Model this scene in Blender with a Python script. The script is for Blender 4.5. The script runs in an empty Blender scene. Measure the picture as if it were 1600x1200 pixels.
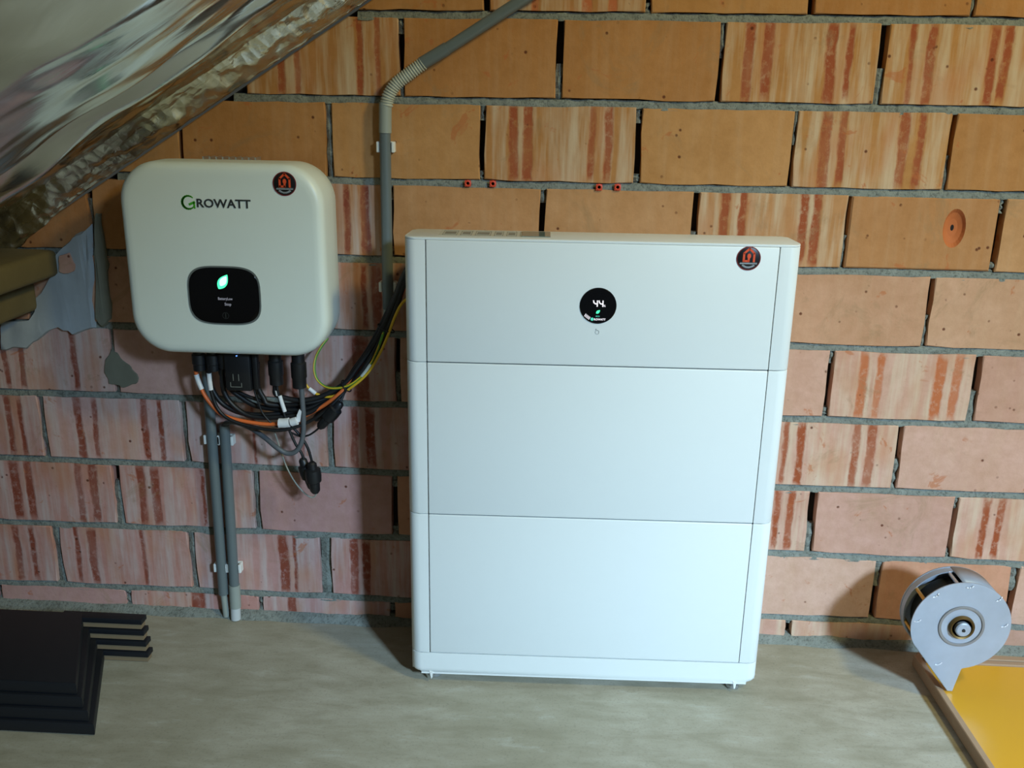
import bpy, bmesh, math, random
from mathutils import Vector, Matrix, Euler, noise
random.seed(7)
C = bpy.context.scene.collection
SC = bpy.context.scene
PI = math.pi

# ------------------------------------------------------------------ camera, world, light, exposure
cd = bpy.data.cameras.new('camera'); cam = bpy.data.objects.new('camera', cd); C.objects.link(cam)
cd.sensor_width = 36.0; cd.lens = 1476.83 / 1600 * 36.0; cd.clip_start = 0.02
Mr = Matrix.Rotation(0.0549, 3, 'Z') @ Matrix.Rotation(1.2699, 3, 'X') @ Matrix.Rotation(0.0166, 3, 'Z')
cam.matrix_world = Matrix.Translation((0.5417, -1.8501, 1.1422)) @ Mr.to_4x4()
SC.camera = cam
SC.view_settings.view_transform = 'Standard'; SC.view_settings.look = 'None'
SC.view_settings.gamma = 1.0; SC.view_settings.use_curve_mapping = False
SC.view_settings.exposure = 0.0
w = bpy.data.worlds.new('attic_air'); SC.world = w; w.use_nodes = True
bg = w.node_tree.nodes['Background']; bg.inputs[0].default_value = (0.80, 0.86, 0.76, 1); bg.inputs[1].default_value = 0.045

def area(name, loc, target, size, power, color, spread=180):
    l = bpy.data.lights.new(name, 'AREA'); l.shape = 'RECTANGLE'; l.size, l.size_y = size
    l.energy = power; l.color = color; l.spread = math.radians(spread)
    o = bpy.data.objects.new(name, l); C.objects.link(o); o.location = loc
    o.rotation_euler = (Vector(target) - Vector(loc)).to_track_quat('-Z', 'Y').to_euler()
    return o
# daylight through the roof window to the right behind the camera, cool
area('roof_window_daylight', (3.05, -4.0, 2.45), (1.02, -0.50, -0.28), (0.42, 0.42), 26.5, (0.49, 0.745, 1.0), 44)
# warm lamp under the roof, up to the right
area('ridge_lamp', (2.1, -1.4, 2.42), (0.35, 0.0, 0.85), (0.25, 0.25), 26, (1.0, 0.88, 0.38))

# ------------------------------------------------------------------ material helpers
def lin(r, g, b):
    f = lambda c: (c/255/12.92) if c/255 <= 0.04045 else ((c/255+0.055)/1.055)**2.4
    return (f(r), f(g), f(b), 1.0)
class NT:
    def __init__(s, name):
        s.m = bpy.data.materials.new(name); s.m.use_nodes = True; s.t = s.m.node_tree
        s.b = s.t.nodes['Principled BSDF']
    def n(s, typ, **kw):
        k = s.t.nodes.new(typ)
        for a, v in kw.items(): setattr(k, a, v)
        return k
    def l(s, a, b): s.t.links.new(a, b)
    def coord(s, scale=(1, 1, 1), kind='Object'):
        tc = s.n('ShaderNodeTexCoord'); mp = s.n('ShaderNodeMapping'); mp.inputs['Scale'].default_value = scale
        s.l(tc.outputs[kind], mp.inputs[0]); return mp.outputs[0]
    def noise(s, vec, scale, detail=4, rough=0.6, dist=0.0):
        k = s.n('ShaderNodeTexNoise'); k.inputs['Scale'].default_value = scale; k.inputs['Detail'].default_value = detail
        k.inputs['Roughness'].default_value = rough; k.inputs['Distortion'].default_value = dist
        if vec is not None: s.l(vec, k.inputs['Vector'])
        return k.outputs['Fac']
    def ramp(s, fac, stops, interp='LINEAR'):
        k = s.n('ShaderNodeValToRGB'); k.color_ramp.interpolation = interp
        e = k.color_ramp.elements
        while len(e) > 1: e.remove(e[-1])
        e[0].position = stops[0][0]; e[0].color = col4(stops[0][1])
        for p, c in stops[1:]:
            q = e.new(p); q.color = col4(c)
        s.l(fac, k.inputs[0]); return k.outputs[0]
    def mix(s, fac, a, b, blend='MIX'):
        k = s.n('ShaderNodeMix', data_type='RGBA', blend_type=blend)
        for sock, v in ((k.inputs[0], fac), (k.inputs[6], a), (k.inputs[7], b)):
            if hasattr(v, 'is_linked'): s.l(v, sock)
            else: sock.default_value = v if not isinstance(v, tuple) or len(v) == 4 else (*v, 1)
        return k.outputs[2]
    def math(s, op, a, b=0.5, clamp=False):
        k = s.n('ShaderNodeMath', operation=op, use_clamp=clamp)
        for i, v in enumerate((a, b)):
            if hasattr(v, 'is_linked'): s.l(v, k.inputs[i])
            else: k.inputs[i].default_value = v
        return k.outputs[0]
    def bump(s, h, strength, dist=0.01):
        k = s.n('ShaderNodeBump'); k.inputs['Strength'].default_value = strength; k.inputs['Distance'].default_value = dist
        s.l(h, k.inputs['Height']); s.l(k.outputs[0], s.b.inputs['Normal'])
    def set(s, **kw):
        for k, v in kw.items():
            sock = s.b.inputs[k.replace('_', ' ')]
            if hasattr(v, 'is_linked'): s.l(v, sock)
            else: sock.default_value = v
        return s
def col4(c):
    if isinstance(c, (int, float)): return (c, c, c, 1)
    return c if len(c) == 4 else (*c, 1)
def simple(name, color, rough=0.5, metal=0.0, var=0.08, vscale=60, bump=0.0, **kw):
    t = NT(name); v = t.coord()
    f = t.noise(v, vscale, 3)
    c = t.mix(t.math('MULTIPLY', f, var * 2), color, tuple(x * 0.6 for x in color[:3]) + (1,))
    t.set(Base_Color=c, Roughness=rough, Metallic=metal, **kw)
    if bump: t.bump(f, bump, 0.002)
    return t.m
def emit(name, color, strength):
    t = NT(name); t.set(Base_Color=(0.01, 0.01, 0.01, 1), Emission_Color=color, Emission_Strength=strength); return t.m

def brick_material(name, stripes=None, tone='red', fade=(0.0, 0.0)):
    """fired clay; stripes = red scored bands as (x0, x1) in the brick's own metres from its centre"""
    t = NT(name)
    tc = t.n('ShaderNodeTexCoord'); oi = t.n('ShaderNodeObjectInfo')
    off = t.n('ShaderNodeVectorMath', operation='ADD')
    rv = t.n('ShaderNodeCombineXYZ')
    r10 = t.math('MULTIPLY', oi.outputs['Random'], 37.0)
    t.l(r10, rv.inputs[0]); t.l(r10, rv.inputs[2])
    t.l(tc.outputs['Object'], off.inputs[0]); t.l(rv.outputs[0], off.inputs[1])
    P = off.outputs[0]
    base = oi.outputs['Color']
    big = t.noise(P, 9, 3, 0.6, 0.4)
    c = t.mix(t.ramp(big, [(0.35, 0.0), (0.7, 0.55)]), base, t.mix(1.0, base, (0.80, 0.74, 0.62, 1), 'MULTIPLY'))
    med = t.noise(P, 45, 5, 0.65)
    c = t.mix(t.ramp(med, [(0.35, 0.35), (0.65, 0.0)]), c, t.mix(1.0, c, (0.72, 0.66, 0.55, 1), 'MULTIPLY'))
    mpv = t.n('ShaderNodeMapping'); mpv.inputs['Scale'].default_value = (48, 1, 4); t.l(P, mpv.inputs[0])
    st = t.noise(mpv.outputs[0], 1.0, 3, 0.6)
    if stripes is None:
        c = t.mix(t.ramp(st, [(0.45, 0.0), (0.8, 0.18)]), c, lin(205, 175, 140))
        height = med
    else:
        pale = t.ramp(st, [(0.42, 0.0), (0.62, 0.5), (0.8, 0.75)])
        c = t.mix(pale, c, lin(204, 194, 188) if tone == 'dark' else lin(214, 196, 168))  # 'dark' bricks: cool light of the lower left put into the streak colour
        mp2 = t.n('ShaderNodeMapping'); mp2.inputs['Scale'].default_value = (14, 1, 6); t.l(P, mp2.inputs[0])
        c = t.mix(t.ramp(t.noise(mp2.outputs[0], 1.0, 2), [(0.5, 0.0), (0.68, 0.5)]), c, lin(190, 128, 88))
        sx = t.n('ShaderNodeSeparateXYZ'); t.l(tc.outputs['Object'], sx.inputs[0])
        mp3 = t.n('ShaderNodeMapping'); mp3.inputs['Scale'].default_value = (30, 1, 12); t.l(P, mp3.inputs[0])
        wob = t.math('MULTIPLY', t.math('SUBTRACT', t.noise(mp3.outputs[0], 1.0, 4, 0.7), 0.5), 0.017)
        u = t.math('ADD', t.math('MULTIPLY', t.math('ADD', sx.outputs[0], wob), 3.0), 0.5)
        stops = [(0.0, 0.0)]
        for a, b in sorted(stripes):
            a = a * 3 + 0.5; b = b * 3 + 0.5; e = 0.006
            if b < 0.03 or a > 0.97: continue
            a = max(a, 0.03); b = min(b, 0.98)
            stops += [(a - e, 0.0), (a + e, 1.0), (b - e, 1.0), (b + e, 0.0)]
        m = t.ramp(u, stops) if len(stops) > 1 else t.math('MULTIPLY', u, 0.0)
        zz = t.math('ADD', sx.outputs[2], t.math('MULTIPLY', t.math('SUBTRACT', t.noise(mp2.outputs[0], 2.0, 2), 0.5), 0.06))
        zf = t.ramp(t.math('ADD', t.math('MULTIPLY', zz, 5.0), 0.5), [(0.12, 0.0), (0.2, 1.0), (0.82, 1.0), (0.9, 0.0)])
        wear = t.math('MULTIPLY', t.ramp(t.noise(P, 70, 4, 0.7), [(0.3, 0.4), (0.5, 1.0)]), t.ramp(t.noise(mp3.outputs[0], 0.6, 3, 0.6), [(0.3, 0.65), (0.55, 1.0)]))
        m = t.math('MULTIPLY', t.math('MULTIPLY', m, zf), wear)
        red = {'red': lin(156, 80, 48), 'dark': lin(138, 70, 52), 'orange': lin(186, 106, 66)}[tone]
        c = t.mix(m, c, red)
        height = t.math('ADD', t.math('MULTIPLY', med, 0.6), t.math('ADD', t.math('MULTIPLY', st, 0.6), t.math('MULTIPLY', m, -0.5)))
    pits = t.n('ShaderNodeTexVoronoi'); pits.inputs['Scale'].default_value = 34; t.l(P, pits.inputs['Vector'])
    pm = t.math('MULTIPLY', t.ramp(pits.outputs['Distance'], [(0.06, 1.0), (0.13, 0.0)]),
                t.ramp(t.noise(P, 21, 1), [(0.47, 0.0), (0.55, 0.9)]))
    c = t.mix(pm, c, lin(96, 48, 28))
    edge = t.ramp(t.noise(P, 16, 4, 0.7, 0.6), [(0.635, 0.0), (0.68, 0.6)])
    c = t.mix(edge, c, lin(182, 104, 60))
    smg = t.ramp(t.noise(P, 6, 5, 0.75, 1.2), [(0.58, 0.0), (0.68, 0.4)])
    c = t.mix(smg, c, lin(150, 122, 88))
    t.set(Base_Color=c, Roughness=0.9); t.b.inputs['Specular IOR Level'].default_value = 0.2
    t.bump(t.math('SUBTRACT', height, pm), 0.45, 0.0025)
    return t.m

def mortar_material():
    t = NT('mortar'); v = t.coord()
    f = t.noise(v, 26, 5, 0.7); g = t.noise(v, 160, 4, 0.7)
    c = t.mix(f, lin(98, 101, 92), lin(158, 161, 152))
    c = t.mix(t.ramp(g, [(0.35, 0.6), (0.5, 0.0)]), c, lin(74, 74, 68))
    t.set(Base_Color=c, Roughness=0.95); t.b.inputs['Specular IOR Level'].default_value = 0.15
    t.bump(t.math('ADD', f, g), 0.8, 0.004); return t.m
def concrete_material():
    t = NT('concrete_screed'); v = t.coord(); v2 = t.coord((1.0, 3.0, 1.0))
    a = t.noise(v, 2.2, 4, 0.6, 0.5); b = t.noise(v2, 9, 6, 0.65, 0.3); g = t.noise(v, 220, 3, 0.7)
    c = t.mix(t.ramp(a, [(0.3, 0.0), (0.7, 1.0)]), lin(146, 139, 118), lin(174, 167, 150))
    c = t.mix(t.ramp(b, [(0.35, 0.55), (0.55, 0.0)]), c, lin(136, 129, 108))
    c = t.mix(t.ramp(b, [(0.58, 0.0), (0.75, 0.6)]), c, lin(188, 185, 174))
    c = t.mix(t.ramp(g, [(0.3, 0.35), (0.45, 0.0)]), c, lin(110, 106, 92))
    t.set(Base_Color=c, Roughness=0.75); t.b.inputs['Specular IOR Level'].default_value = 0.3
    t.bump(t.math('ADD', b, t.math('MULTIPLY', g, 0.4)), 0.25, 0.004); return t.m
def foil_material(name='aluminium_foil', rough=(0.14, 0.26), strength=0.10, crumple=0.0):
    t = NT(name); v = t.coord((5.0, 34.0, 1.0), 'UV'); v2 = t.coord((40.0, 40.0, 1.0), 'UV')
    f = t.noise(v, 1.0, 4, 0.55, 0.5); g = t.noise(v2, 1.0, 4, 0.6)
    c = t.mix(f, (0.80, 0.81, 0.77, 1), (0.62, 0.62, 0.56, 1))
    t.set(Base_Color=c, Metallic=1.0, Roughness=t.ramp(f, [(0.3, rough[0]), (0.7, rough[1])]))
    h = f
    if crumple:
        vo = t.n('ShaderNodeTexVoronoi', feature='F1'); vo.inputs['Scale'].default_value = 1.4; t.l(v2, vo.inputs['Vector'])
        h = t.math('ADD', f, t.math('MULTIPLY', vo.outputs['Distance'], crumple))
        h = t.math('ADD', h, t.math('MULTIPLY', g, crumple * 0.6))
    t.bump(h, strength, 0.012); return t.m

MORTAR = mortar_material(); CONC = concrete_material(); FOIL = foil_material(); TAPE = foil_material('aluminium_tape', (0.20, 0.36), 0.40, 0.6)
PLAIN = brick_material('fired_clay_plain')
CORE = simple('dark_joint_void', lin(34, 29, 24), 0.95)
WHITE = simple('white_powder_coat', lin(226, 229, 226), 0.42, var=0.015)
CREAM = simple('white_moulded_cover', lin(225, 232, 224), 0.38, var=0.015)
BLACKG = simple('black_glass', (0.004, 0.004, 0.005, 1), 0.12, var=0.0)
BLACK = simple('black_plastic', lin(24, 25, 28), 0.45, var=0.05)
RUBBER = simple('black_cable_sheath', lin(19, 19, 21), 0.5, var=0.05)
GREYC = simple('grey_cable_sheath', lin(88, 92, 96), 0.5, var=0.05)
PIPE = simple('grey_conduit_pvc', lin(100, 109, 110), 0.36, var=0.04)
PIPEL = simple('light_grey_conduit_pvc', lin(150, 155, 146), 0.45, var=0.04)
PIPEW = simple('pale_conduit_end', lin(190, 192, 190), 0.5, var=0.04)
WCLIP = simple('white_clip_nylon', lin(228, 228, 222), 0.5, var=0.03)
TAG = simple('white_cable_tag', lin(225, 226, 228), 0.5, var=0.08)
ORANGE = simple('orange_cable_sheath', lin(226, 110, 52), 0.45, var=0.05)
YELLOW = simple('yellow_wire_sheath', lin(222, 176, 40), 0.45, var=0.05)
GREEN = simple('green_wire_sheath', lin(96, 150, 48), 0.45, var=0.05)
LOGOG = simple('logo_green', lin(70, 170, 40), 0.4, var=0.02)
LOGOD = simple('logo_dark_grey', lin(52, 54, 54), 0.4, var=0.02)
STKB = simple('sticker_black', lin(22, 20, 22), 0.35, var=0.02)
STKR = simple('sticker_rim_red', lin(120, 40, 40), 0.35, var=0.02)
STKO = simple('sticker_orange', lin(226, 84, 46), 0.4, var=0.02)
STKT = simple('sticker_grey_print', lin(170, 178, 186), 0.4, var=0.02)
PLUG = simple('red_wall_plug_nylon', lin(214, 72, 46), 0.5, var=0.05)
HOLE = simple('plug_bore_dark', lin(20, 14, 12), 0.9)
GALV = simple('galvanised_steel', lin(176, 184, 198), 0.48, 0.45, var=0.35, vscale=14)
STEEL = simple('bright_steel', lin(210, 214, 220), 0.28, 0.9, var=0.05)
BRASS = simple('brass_ring', lin(196, 150, 66), 0.4, 0.8, var=0.1)
DARKM = simple('dark_rotor_metal', lin(38, 38, 36), 0.6, 0.3)
TRAYM = simple('black_tray_plastic', lin(18, 21, 27), 0.55, var=0.05)
CARD = simple('brown_cardboard', lin(132, 112, 84), 0.9, var=0.15)
YBOARD = simple('yellow_varnished_board', lin(216, 160, 40), 0.30, var=0.12, vscale=5)
EDGEW = simple('brown_board_edge', lin(170, 140, 112), 0.75, var=0.25, vscale=25)
TIMBER = simple('weathered_timber', lin(112, 98, 62), 0.85, var=0.35, vscale=22, bump=0.6)
PLASTER = simple('smeared_plaster', lin(172, 178, 182), 0.9, var=0.25, vscale=22, bump=0.5)
PLASTERD = simple('grey_mortar_smear', lin(118, 116, 100), 0.95, var=0.3, vscale=30, bump=0.6)
LABELP = simple('printed_label_paper', lin(196, 198, 186), 0.35, var=0.05)
LABELL = simple('label_print_grey', lin(132, 134, 126), 0.45, var=0.05)
GLOSSF = simple('grey_glossy_film', lin(118, 130, 122), 0.08, var=0.02)
SEAM = simple('shadow_gap_grey', lin(140, 150, 156), 0.7, var=0.02)
LEDG = emit('green_led', (0.06, 1.0, 0.42, 1), 1.6)
LEDW = emit('pale_green_led', (0.55, 1.0, 0.75, 1), 1.5)
LCDW = emit('white_led', (0.95, 0.93, 1.0, 1), 1.1)
LCDD = emit('dim_white_led', (0.62, 0.66, 0.78, 1), 0.40)
LCDT = emit('teal_led', (0.10, 0.85, 0.62, 1), 0.9)
LEDB = emit('blue_led', (0.12, 0.32, 1.0, 1), 1.8)

# ------------------------------------------------------------------ object helpers
def link(o, parent=None):
    C.objects.link(o)
    if parent is not None: o.parent = parent
    return o
def mesh_obj(name, verts, faces, mat, parent=None, smooth=False, autos=None):
    me = bpy.data.meshes.new(name); me.from_pydata([tuple(v) for v in verts], [], faces); me.update()
    if mat: me.materials.append(mat)
    o = bpy.data.objects.new(name, me); link(o, parent)
    if smooth:
        for p in me.polygons: p.use_smooth = True
        if autos: me.set_sharp_from_angle(angle=math.radians(autos))
    return o
def bm_obj(name, bm, mat, parent=None, smooth=False, autos=35):
    me = bpy.data.meshes.new(name); bmesh.ops.recalc_face_normals(bm, faces=bm.faces); bm.to_mesh(me); bm.free()
    if mat: me.materials.append(mat)
    o = bpy.data.objects.new(name, me); link(o, parent)
    if smooth:
        for p in me.polygons: p.use_smooth = True
        me.set_sharp_from_angle(angle=math.radians(autos))
    return o
def empty(name, loc, rz=0.0, parent=None):
    o = bpy.data.objects.new(name, None); o.empty_display_size = 0.05; link(o, parent)
    o.location = loc; o.rotation_euler = (0, 0, rz); return o
def tag(o, label, cat, group=None):
    o['label'] = label; o['category'] = cat
    if group: o['group'] = group
    return o
def box_bm(x0, x1, y0, y1, z0, z1, bev=0.0, seg=1, bm=None):
    b = bm or bmesh.new()
    vs = [b.verts.new((x, y, z)) for z in (z0, z1) for y in (y0, y1) for x in (x0, x1)]
    fs = [b.faces.new([vs[i] for i in q]) for q in ((0, 2, 3, 1), (4, 5, 7, 6), (0, 1, 5, 4), (2, 6, 7, 3), (0, 4, 6, 2), (1, 3, 7, 5))]
    if bev:
        ed = list({e for f in fs for e in f.edges})
        bmesh.ops.bevel(b, geom=ed, offset=bev, segments=seg, profile=0.5, affect='EDGES')
    return b
def box(name, x0, x1, y0, y1, z0, z1, mat, parent=None, bev=0.0, seg=1):
    return bm_obj(name, box_bm(x0, x1, y0, y1, z0, z1, bev, seg), mat, parent, smooth=seg > 1)
def prism(name, poly, axis, a, b, mat, parent=None, bev=0.0, seg=2, smooth=True):
    """poly: 2D outline; axis 'y' -> (x,z) outline from y=a to y=b; 'z' -> (x,y) outline from z=a to z=b"""
    f = (lambda p, t: (p[0], t, p[1])) if axis == 'y' else (lambda p, t: (p[0], p[1], t))
    bm = bmesh.new()
    A = [bm.verts.new(f(p, a)) for p in poly]; B = [bm.verts.new(f(p, b)) for p in poly]
    fa = bm.faces.new(A); fb = bm.faces.new(B[::-1]); n = len(poly)
    for i in range(n): bm.faces.new((A[i], B[i], B[(i + 1) % n], A[(i + 1) % n]))
    if bev:
        ed = list(fa.edges) + list(fb.edges)
        bmesh.ops.bevel(bm, geom=ed, offset=bev, segments=seg, profile=0.5, affect='EDGES')
    return bm_obj(name, bm, mat, parent, smooth)
def catmull(pts, sub=6):
    pts = [Vector(p) for p in pts]; P = [2 * pts[0] - pts[1]] + pts + [2 * pts[-1] - pts[-2]]; out = []
    for i in range(1, len(P) - 2):
        p0, p1, p2, p3 = P[i - 1:i + 3]
        for k in range(sub):
            t = k / sub
            out.append(0.5 * ((2 * p1) + (p2 - p0) * t + (2 * p0 - 5 * p1 + 4 * p2 - p3) * t * t + (3 * p1 - p0 - 3 * p2 + p3) * t ** 3))
    out.append(pts[-1]); return out
def tube(name, pts, r, mat, parent=None, seg=10, sub=6, radii=None, curve=True):
    path = catmull(pts, sub) if curve and len(pts) > 2 else [Vector(p) for p in pts]
    n = len(path); V = []; F = []
    up = Vector((0, -1, 0.01)); prev = None
    for i, p in enumerate(path):
        t = (path[min(i + 1, n - 1)] - path[max(i - 1, 0)]).normalized()
        a = (up if prev is None else prev); a = (a - t * a.dot(t))
        if a.length < 1e-4: a = Vector((1, 0, 0)) - t * t.x
        a.normalize(); prev = a; b = t.cross(a)
        rr = radii(i / (n - 1)) if radii else r
        for k in range(seg):
            th = 2 * PI * k / seg; V.append(p + (a * math.cos(th) + b * math.sin(th)) * rr)
    for i in range(n - 1):
        for k in range(seg):
            k2 = (k + 1) % seg; F.append((i * seg + k, i * seg + k2, (i + 1) * seg + k2, (i + 1) * seg + k))
    F.append(tuple(range(seg))[::-1]); F.append(tuple((n - 1) * seg + k for k in range(seg)))
    return mesh_obj(name, V, F, mat, parent, True, 50)
def lathe(name, prof, origin, axis, mat, parent=None, seg=32, smooth=True, cap=True):
    """prof: (radius, height) pairs along axis from origin"""
    ax = Vector(axis).normalized(); a = ax.orthogonal().normalized(); b = ax.cross(a); o = Vector(origin)
    V = []; F = []; n = len(prof)
    for r, h in prof:
        for k in range(seg):
            th = 2 * PI * k / seg; V.append(o + ax * h + (a * math.cos(th) + b * math.sin(th)) * r)
    for i in range(n - 1):
        for k in range(seg):
            k2 = (k + 1) % seg; F.append((i * seg + k, i * seg + k2, (i + 1) * seg + k2, (i + 1) * seg + k))
    if cap and prof[0][0] > 1e-5: F.append(tuple(range(seg))[::-1])
    if cap and prof[-1][0] > 1e-5: F.append(tuple((n - 1) * seg + k for k in range(seg)))
    return mesh_obj(name, V, F, mat, parent, smooth, 35)
def rrect(cx, cz, hw, hh, r, k=8):
    out = []
    for sx, sz, a0 in ((1, 1, 0), (-1, 1, 90), (-1, -1, 180), (1, -1, 270)):
        for i in range(k + 1):
            a = math.radians(a0 + 90 * i / k)
            out.append((cx + sx * (hw - r) + r * math.cos(a), cz + sz * (hh - r) + r * math.sin(a)))
    return out
def superell(cx, cz, hw, hh, e, k=48):
    out = []
    for i in range(k):
        a = 2 * PI * i / k; c, s = math.cos(a), math.sin(a)
        out.append((cx + hw * math.copysign(abs(c) ** (2 / e), c), cz + hh * math.copysign(abs(s) ** (2 / e), s)))
    return out
def text_obj(name, s, loc, size, mat, parent=None, sx=1.0, depth=0.0006, rot=(PI / 2, 0, 0), align='LEFT', shear=0.0, bold=0.0):
    cu = bpy.data.curves.new(name, 'FONT'); cu.body = s; cu.size = size; cu.extrude = depth; cu.align_x = align; cu.shear = shear
    cu.offset = bold; cu.resolution_u = 3
    tmp = bpy.data.objects.new(name + '_tmp', cu); C.objects.link(tmp)
    dg = bpy.context.evaluated_depsgraph_get(); me = bpy.data.meshes.new_from_object(tmp.evaluated_get(dg))
    C.objects.unlink(tmp); bpy.data.objects.remove(tmp)
    me.materials.clear(); me.materials.append(mat); me.name = name
    me.transform(Matrix.Translation(loc) @ Euler(rot).to_matrix().to_4x4() @ Matrix.Diagonal((sx, 1, 1, 1)))
    o = bpy.data.objects.new(name, me); return link(o, parent)

# ------------------------------------------------------------------ setting: brick gable wall
ROOF_X, ROOF_Z, ROOF_S = 0.163, 1.297, 0.624          # roof underside meets the gable along this line
roof_z = lambda x: ROOF_Z + ROOF_S * (x - ROOF_X)
XL, XR = -0.98, 1.95
cap = 1.56
core_poly = [(XL, 0.0), (XR, 0.0), (XR, cap), (ROOF_X + (cap - ROOF_Z) / ROOF_S, cap), (XL, roof_z(XL))]
core_poly = [p for p in core_poly]
wall = prism('wall_back', core_poly, 'y', 0.024, 0.20, CORE, smooth=False)
wall['kind'] = 'structure'; wall['label'] = 'gable wall of large orange hollow clay bricks with grey mortar'
BT, PITCH, BH = 1.2674, 0.15235, 0.1378
ROWS = {  # measured head joints (left edge, right edge) of each course, metres
 'Z': [(0.52, 0.532), (0.82, 0.832)],
 'A': [(0.376, 0.388), (0.671, 0.681), (0.960, 0.973), (1.246, 1.255)],
 'B': [(-0.087, -0.075), (0.218, 0.229), (0.512, 0.525), (0.809, 0.819), (1.096, 1.110)],
 'C': [(-0.216, -0.209), (0.073, 0.086), (0.370, 0.381), (0.665, 0.677), (0.957, 0.964), (1.243, 1.252)],
 'D': [(-0.413, -0.401), (-0.110, -0.098), (0.190, 0.202), (0.488, 0.499), (0.782, 0.794), (1.072, 1.080), (1.354, 1.365)],
 'E': [(-0.565, -0.553), (-0.262, -0.250), (0.040, 0.052), (0.342, 0.354), (0.644, 0.656), (0.945, 0.957), (1.247, 1.257)],
 'F': [(-0.400, -0.389), (-0.100, -0.089), (0.198, 0.210), (0.488, 0.500), (0.780, 0.792), (1.072, 1.084), (1.357, 1.372)],
 'G': [(-0.574, -0.559), (-0.264, -0.249), (0.049, 0.065), (0.345, 0.357), (0.640, 0.652), (0.934, 0.946), (1.227, 1.240)],
 'H': [(-0.429, -0.410), (-0.118, -0.103), (0.185, 0.199), (0.480, 0.492), (0.773, 0.785), (1.067, 1.084), (1.362, 1.372)],
 'I': [(-0.583, -0.564), (-0.274, -0.258), (0.022, 0.048), (0.330, 0.342), (0.628, 0.640), (0.925, 0.937), (1.222, 1.236), (1.504, 1.520)],
 'J': [(-0.430, -0.415), (-0.124, -0.113), (0.175, 0.187), (0.465, 0.477), (0.755, 0.767), (1.047, 1.061), (1.345, 1.357)],
}
STR = {  # red scored bands seen on the striped bricks
 'A': [(0.52, [(0.4637, 0.4777), (0.5569, 0.5743), (0.6033, 0.6206)], 'orange')],
 'B': [(0.10, [(-0.0149, -0.0003), (0.0192, 0.0301), (0.1379, 0.1500), (0.1717, 0.1825)], 'red'), (0.95, [(0.8538, 0.8712), (0.8885, 0.9058), (1.0024, 1.0207), (1.0379, 1.0494)], 'red'),
       (1.25, [(1.1496, 1.1587), (1.1814, 1.1961), (1.2897, 1.3044), (1.3133, 1.3291)], 'red')],
 'C': [(0.52, [(0.4264, 0.4434), (0.4520, 0.4714), (0.5782, 0.5890), (0.6071, 0.6216)], 'red'), (1.10, [(1.0084, 1.0272), (1.0424, 1.0565), (1.1522, 1.1697), (1.1836, 1.1975)], 'red')],
 'D': [(0.05, [(0.0302, 0.0430), (0.1030, 0.1157), (0.1374, 0.1539)], 'dark'), (0.93, [(0.8347, 0.8505), (0.8700, 0.8834), (0.9838, 1.0007), (1.0091, 1.0248)], 'red')],
 'E': [(0.10, [(0.1343, 0.1447), (0.1552, 0.1735)], 'dark'), (-0.15, [(-0.3791, -0.3656), (-0.2177, -0.2044)], 'dark')],
 'F': [(-0.50, [(-0.6366, -0.6254), (-0.6016, -0.5890), (-0.4873, -0.4734)], 'dark'), (0.05, [(-0.0198, -0.0063), (0.1108, 0.1430)], 'dark'), (1.20, [(1.1345, 1.1508), (1.1672, 1.1822), (1.2821, 1.3020), (1.3170, 1.3343)], 'orange')],
 'G': [(-0.65, [(-0.6473, -0.6345), (-0.6188, -0.6089)], 'dark'), (-0.40, [(-0.4950, -0.4780), (-0.4568, -0.4455), (-0.3497, -0.3343), (-0.3146, -0.3020)], 'dark'), (-0.10, [(-0.1106, -0.1036), (-0.0068, 0.0015)], 'dark'),
       (0.15, [(0.1014, 0.1165), (0.1329, 0.1535)], 'dark'), (1.10, [(0.9992, 1.0096), (1.0277, 1.0433), (1.1401, 1.1542), (1.1683, 1.1863)], 'red')],
 'H': [(-0.55, [(-0.6577, -0.6387), (-0.6256, -0.6081), (-0.5107, -0.4962), (-0.4803, -0.4615)], 'dark'), (-0.25, [(-0.3737, -0.3565), (-0.3435, -0.3249), (-0.2318, -0.2233)], 'dark'), (1.00, [(0.9962, 1.0082), (1.0227, 1.0373)], 'red'),
       (1.45, [(1.4216, 1.4370), (1.4512, 1.4654)], 'red')],
 'I': [(-0.65, [(-0.6731, -0.6581), (-0.6357, -0.6238)], 'dark'), (-0.40, [(-0.5330, -0.5227), (-0.5019, -0.4842), (-0.3810, -0.3721)], 'dark'), (-0.05, [(-0.0696, -0.0494), (-0.0379, -0.0307)], 'dark'), (0.15, [(0.0896, 0.1081), (0.1167, 0.1337)], 'dark')],
 'J': [(-0.3, [(-0.2758, -0.2462)], 'dark'), (0.0, [(-0.0560, -0.0385)], 'dark'), (0.9, [], 'red'), (1.2, [], 'red')],
}
def clip_roof(poly):
    out = []; g = lambda p: roof_z(p[0]) - 0.004 - p[1]
    for i, p in enumerate(poly):
        q = poly[(i + 1) % len(poly)]; a, b = g(p), g(q)
        if a >= 0: out.append(p)
        if a * b < 0:
            t = a / (a - b); out.append((p[0] + (q[0] - p[0]) * t, p[1] + (q[1] - p[1]) * t))
    return out
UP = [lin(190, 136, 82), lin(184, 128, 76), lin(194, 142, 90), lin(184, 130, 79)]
LOL = [lin(200, 156, 150), lin(194, 148, 142), lin(204, 164, 158), lin(196, 144, 134)]      # greyer, pinker low on the left: cooler light put into the clay colour
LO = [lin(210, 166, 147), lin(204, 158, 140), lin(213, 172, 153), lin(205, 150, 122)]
smat = {}
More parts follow.
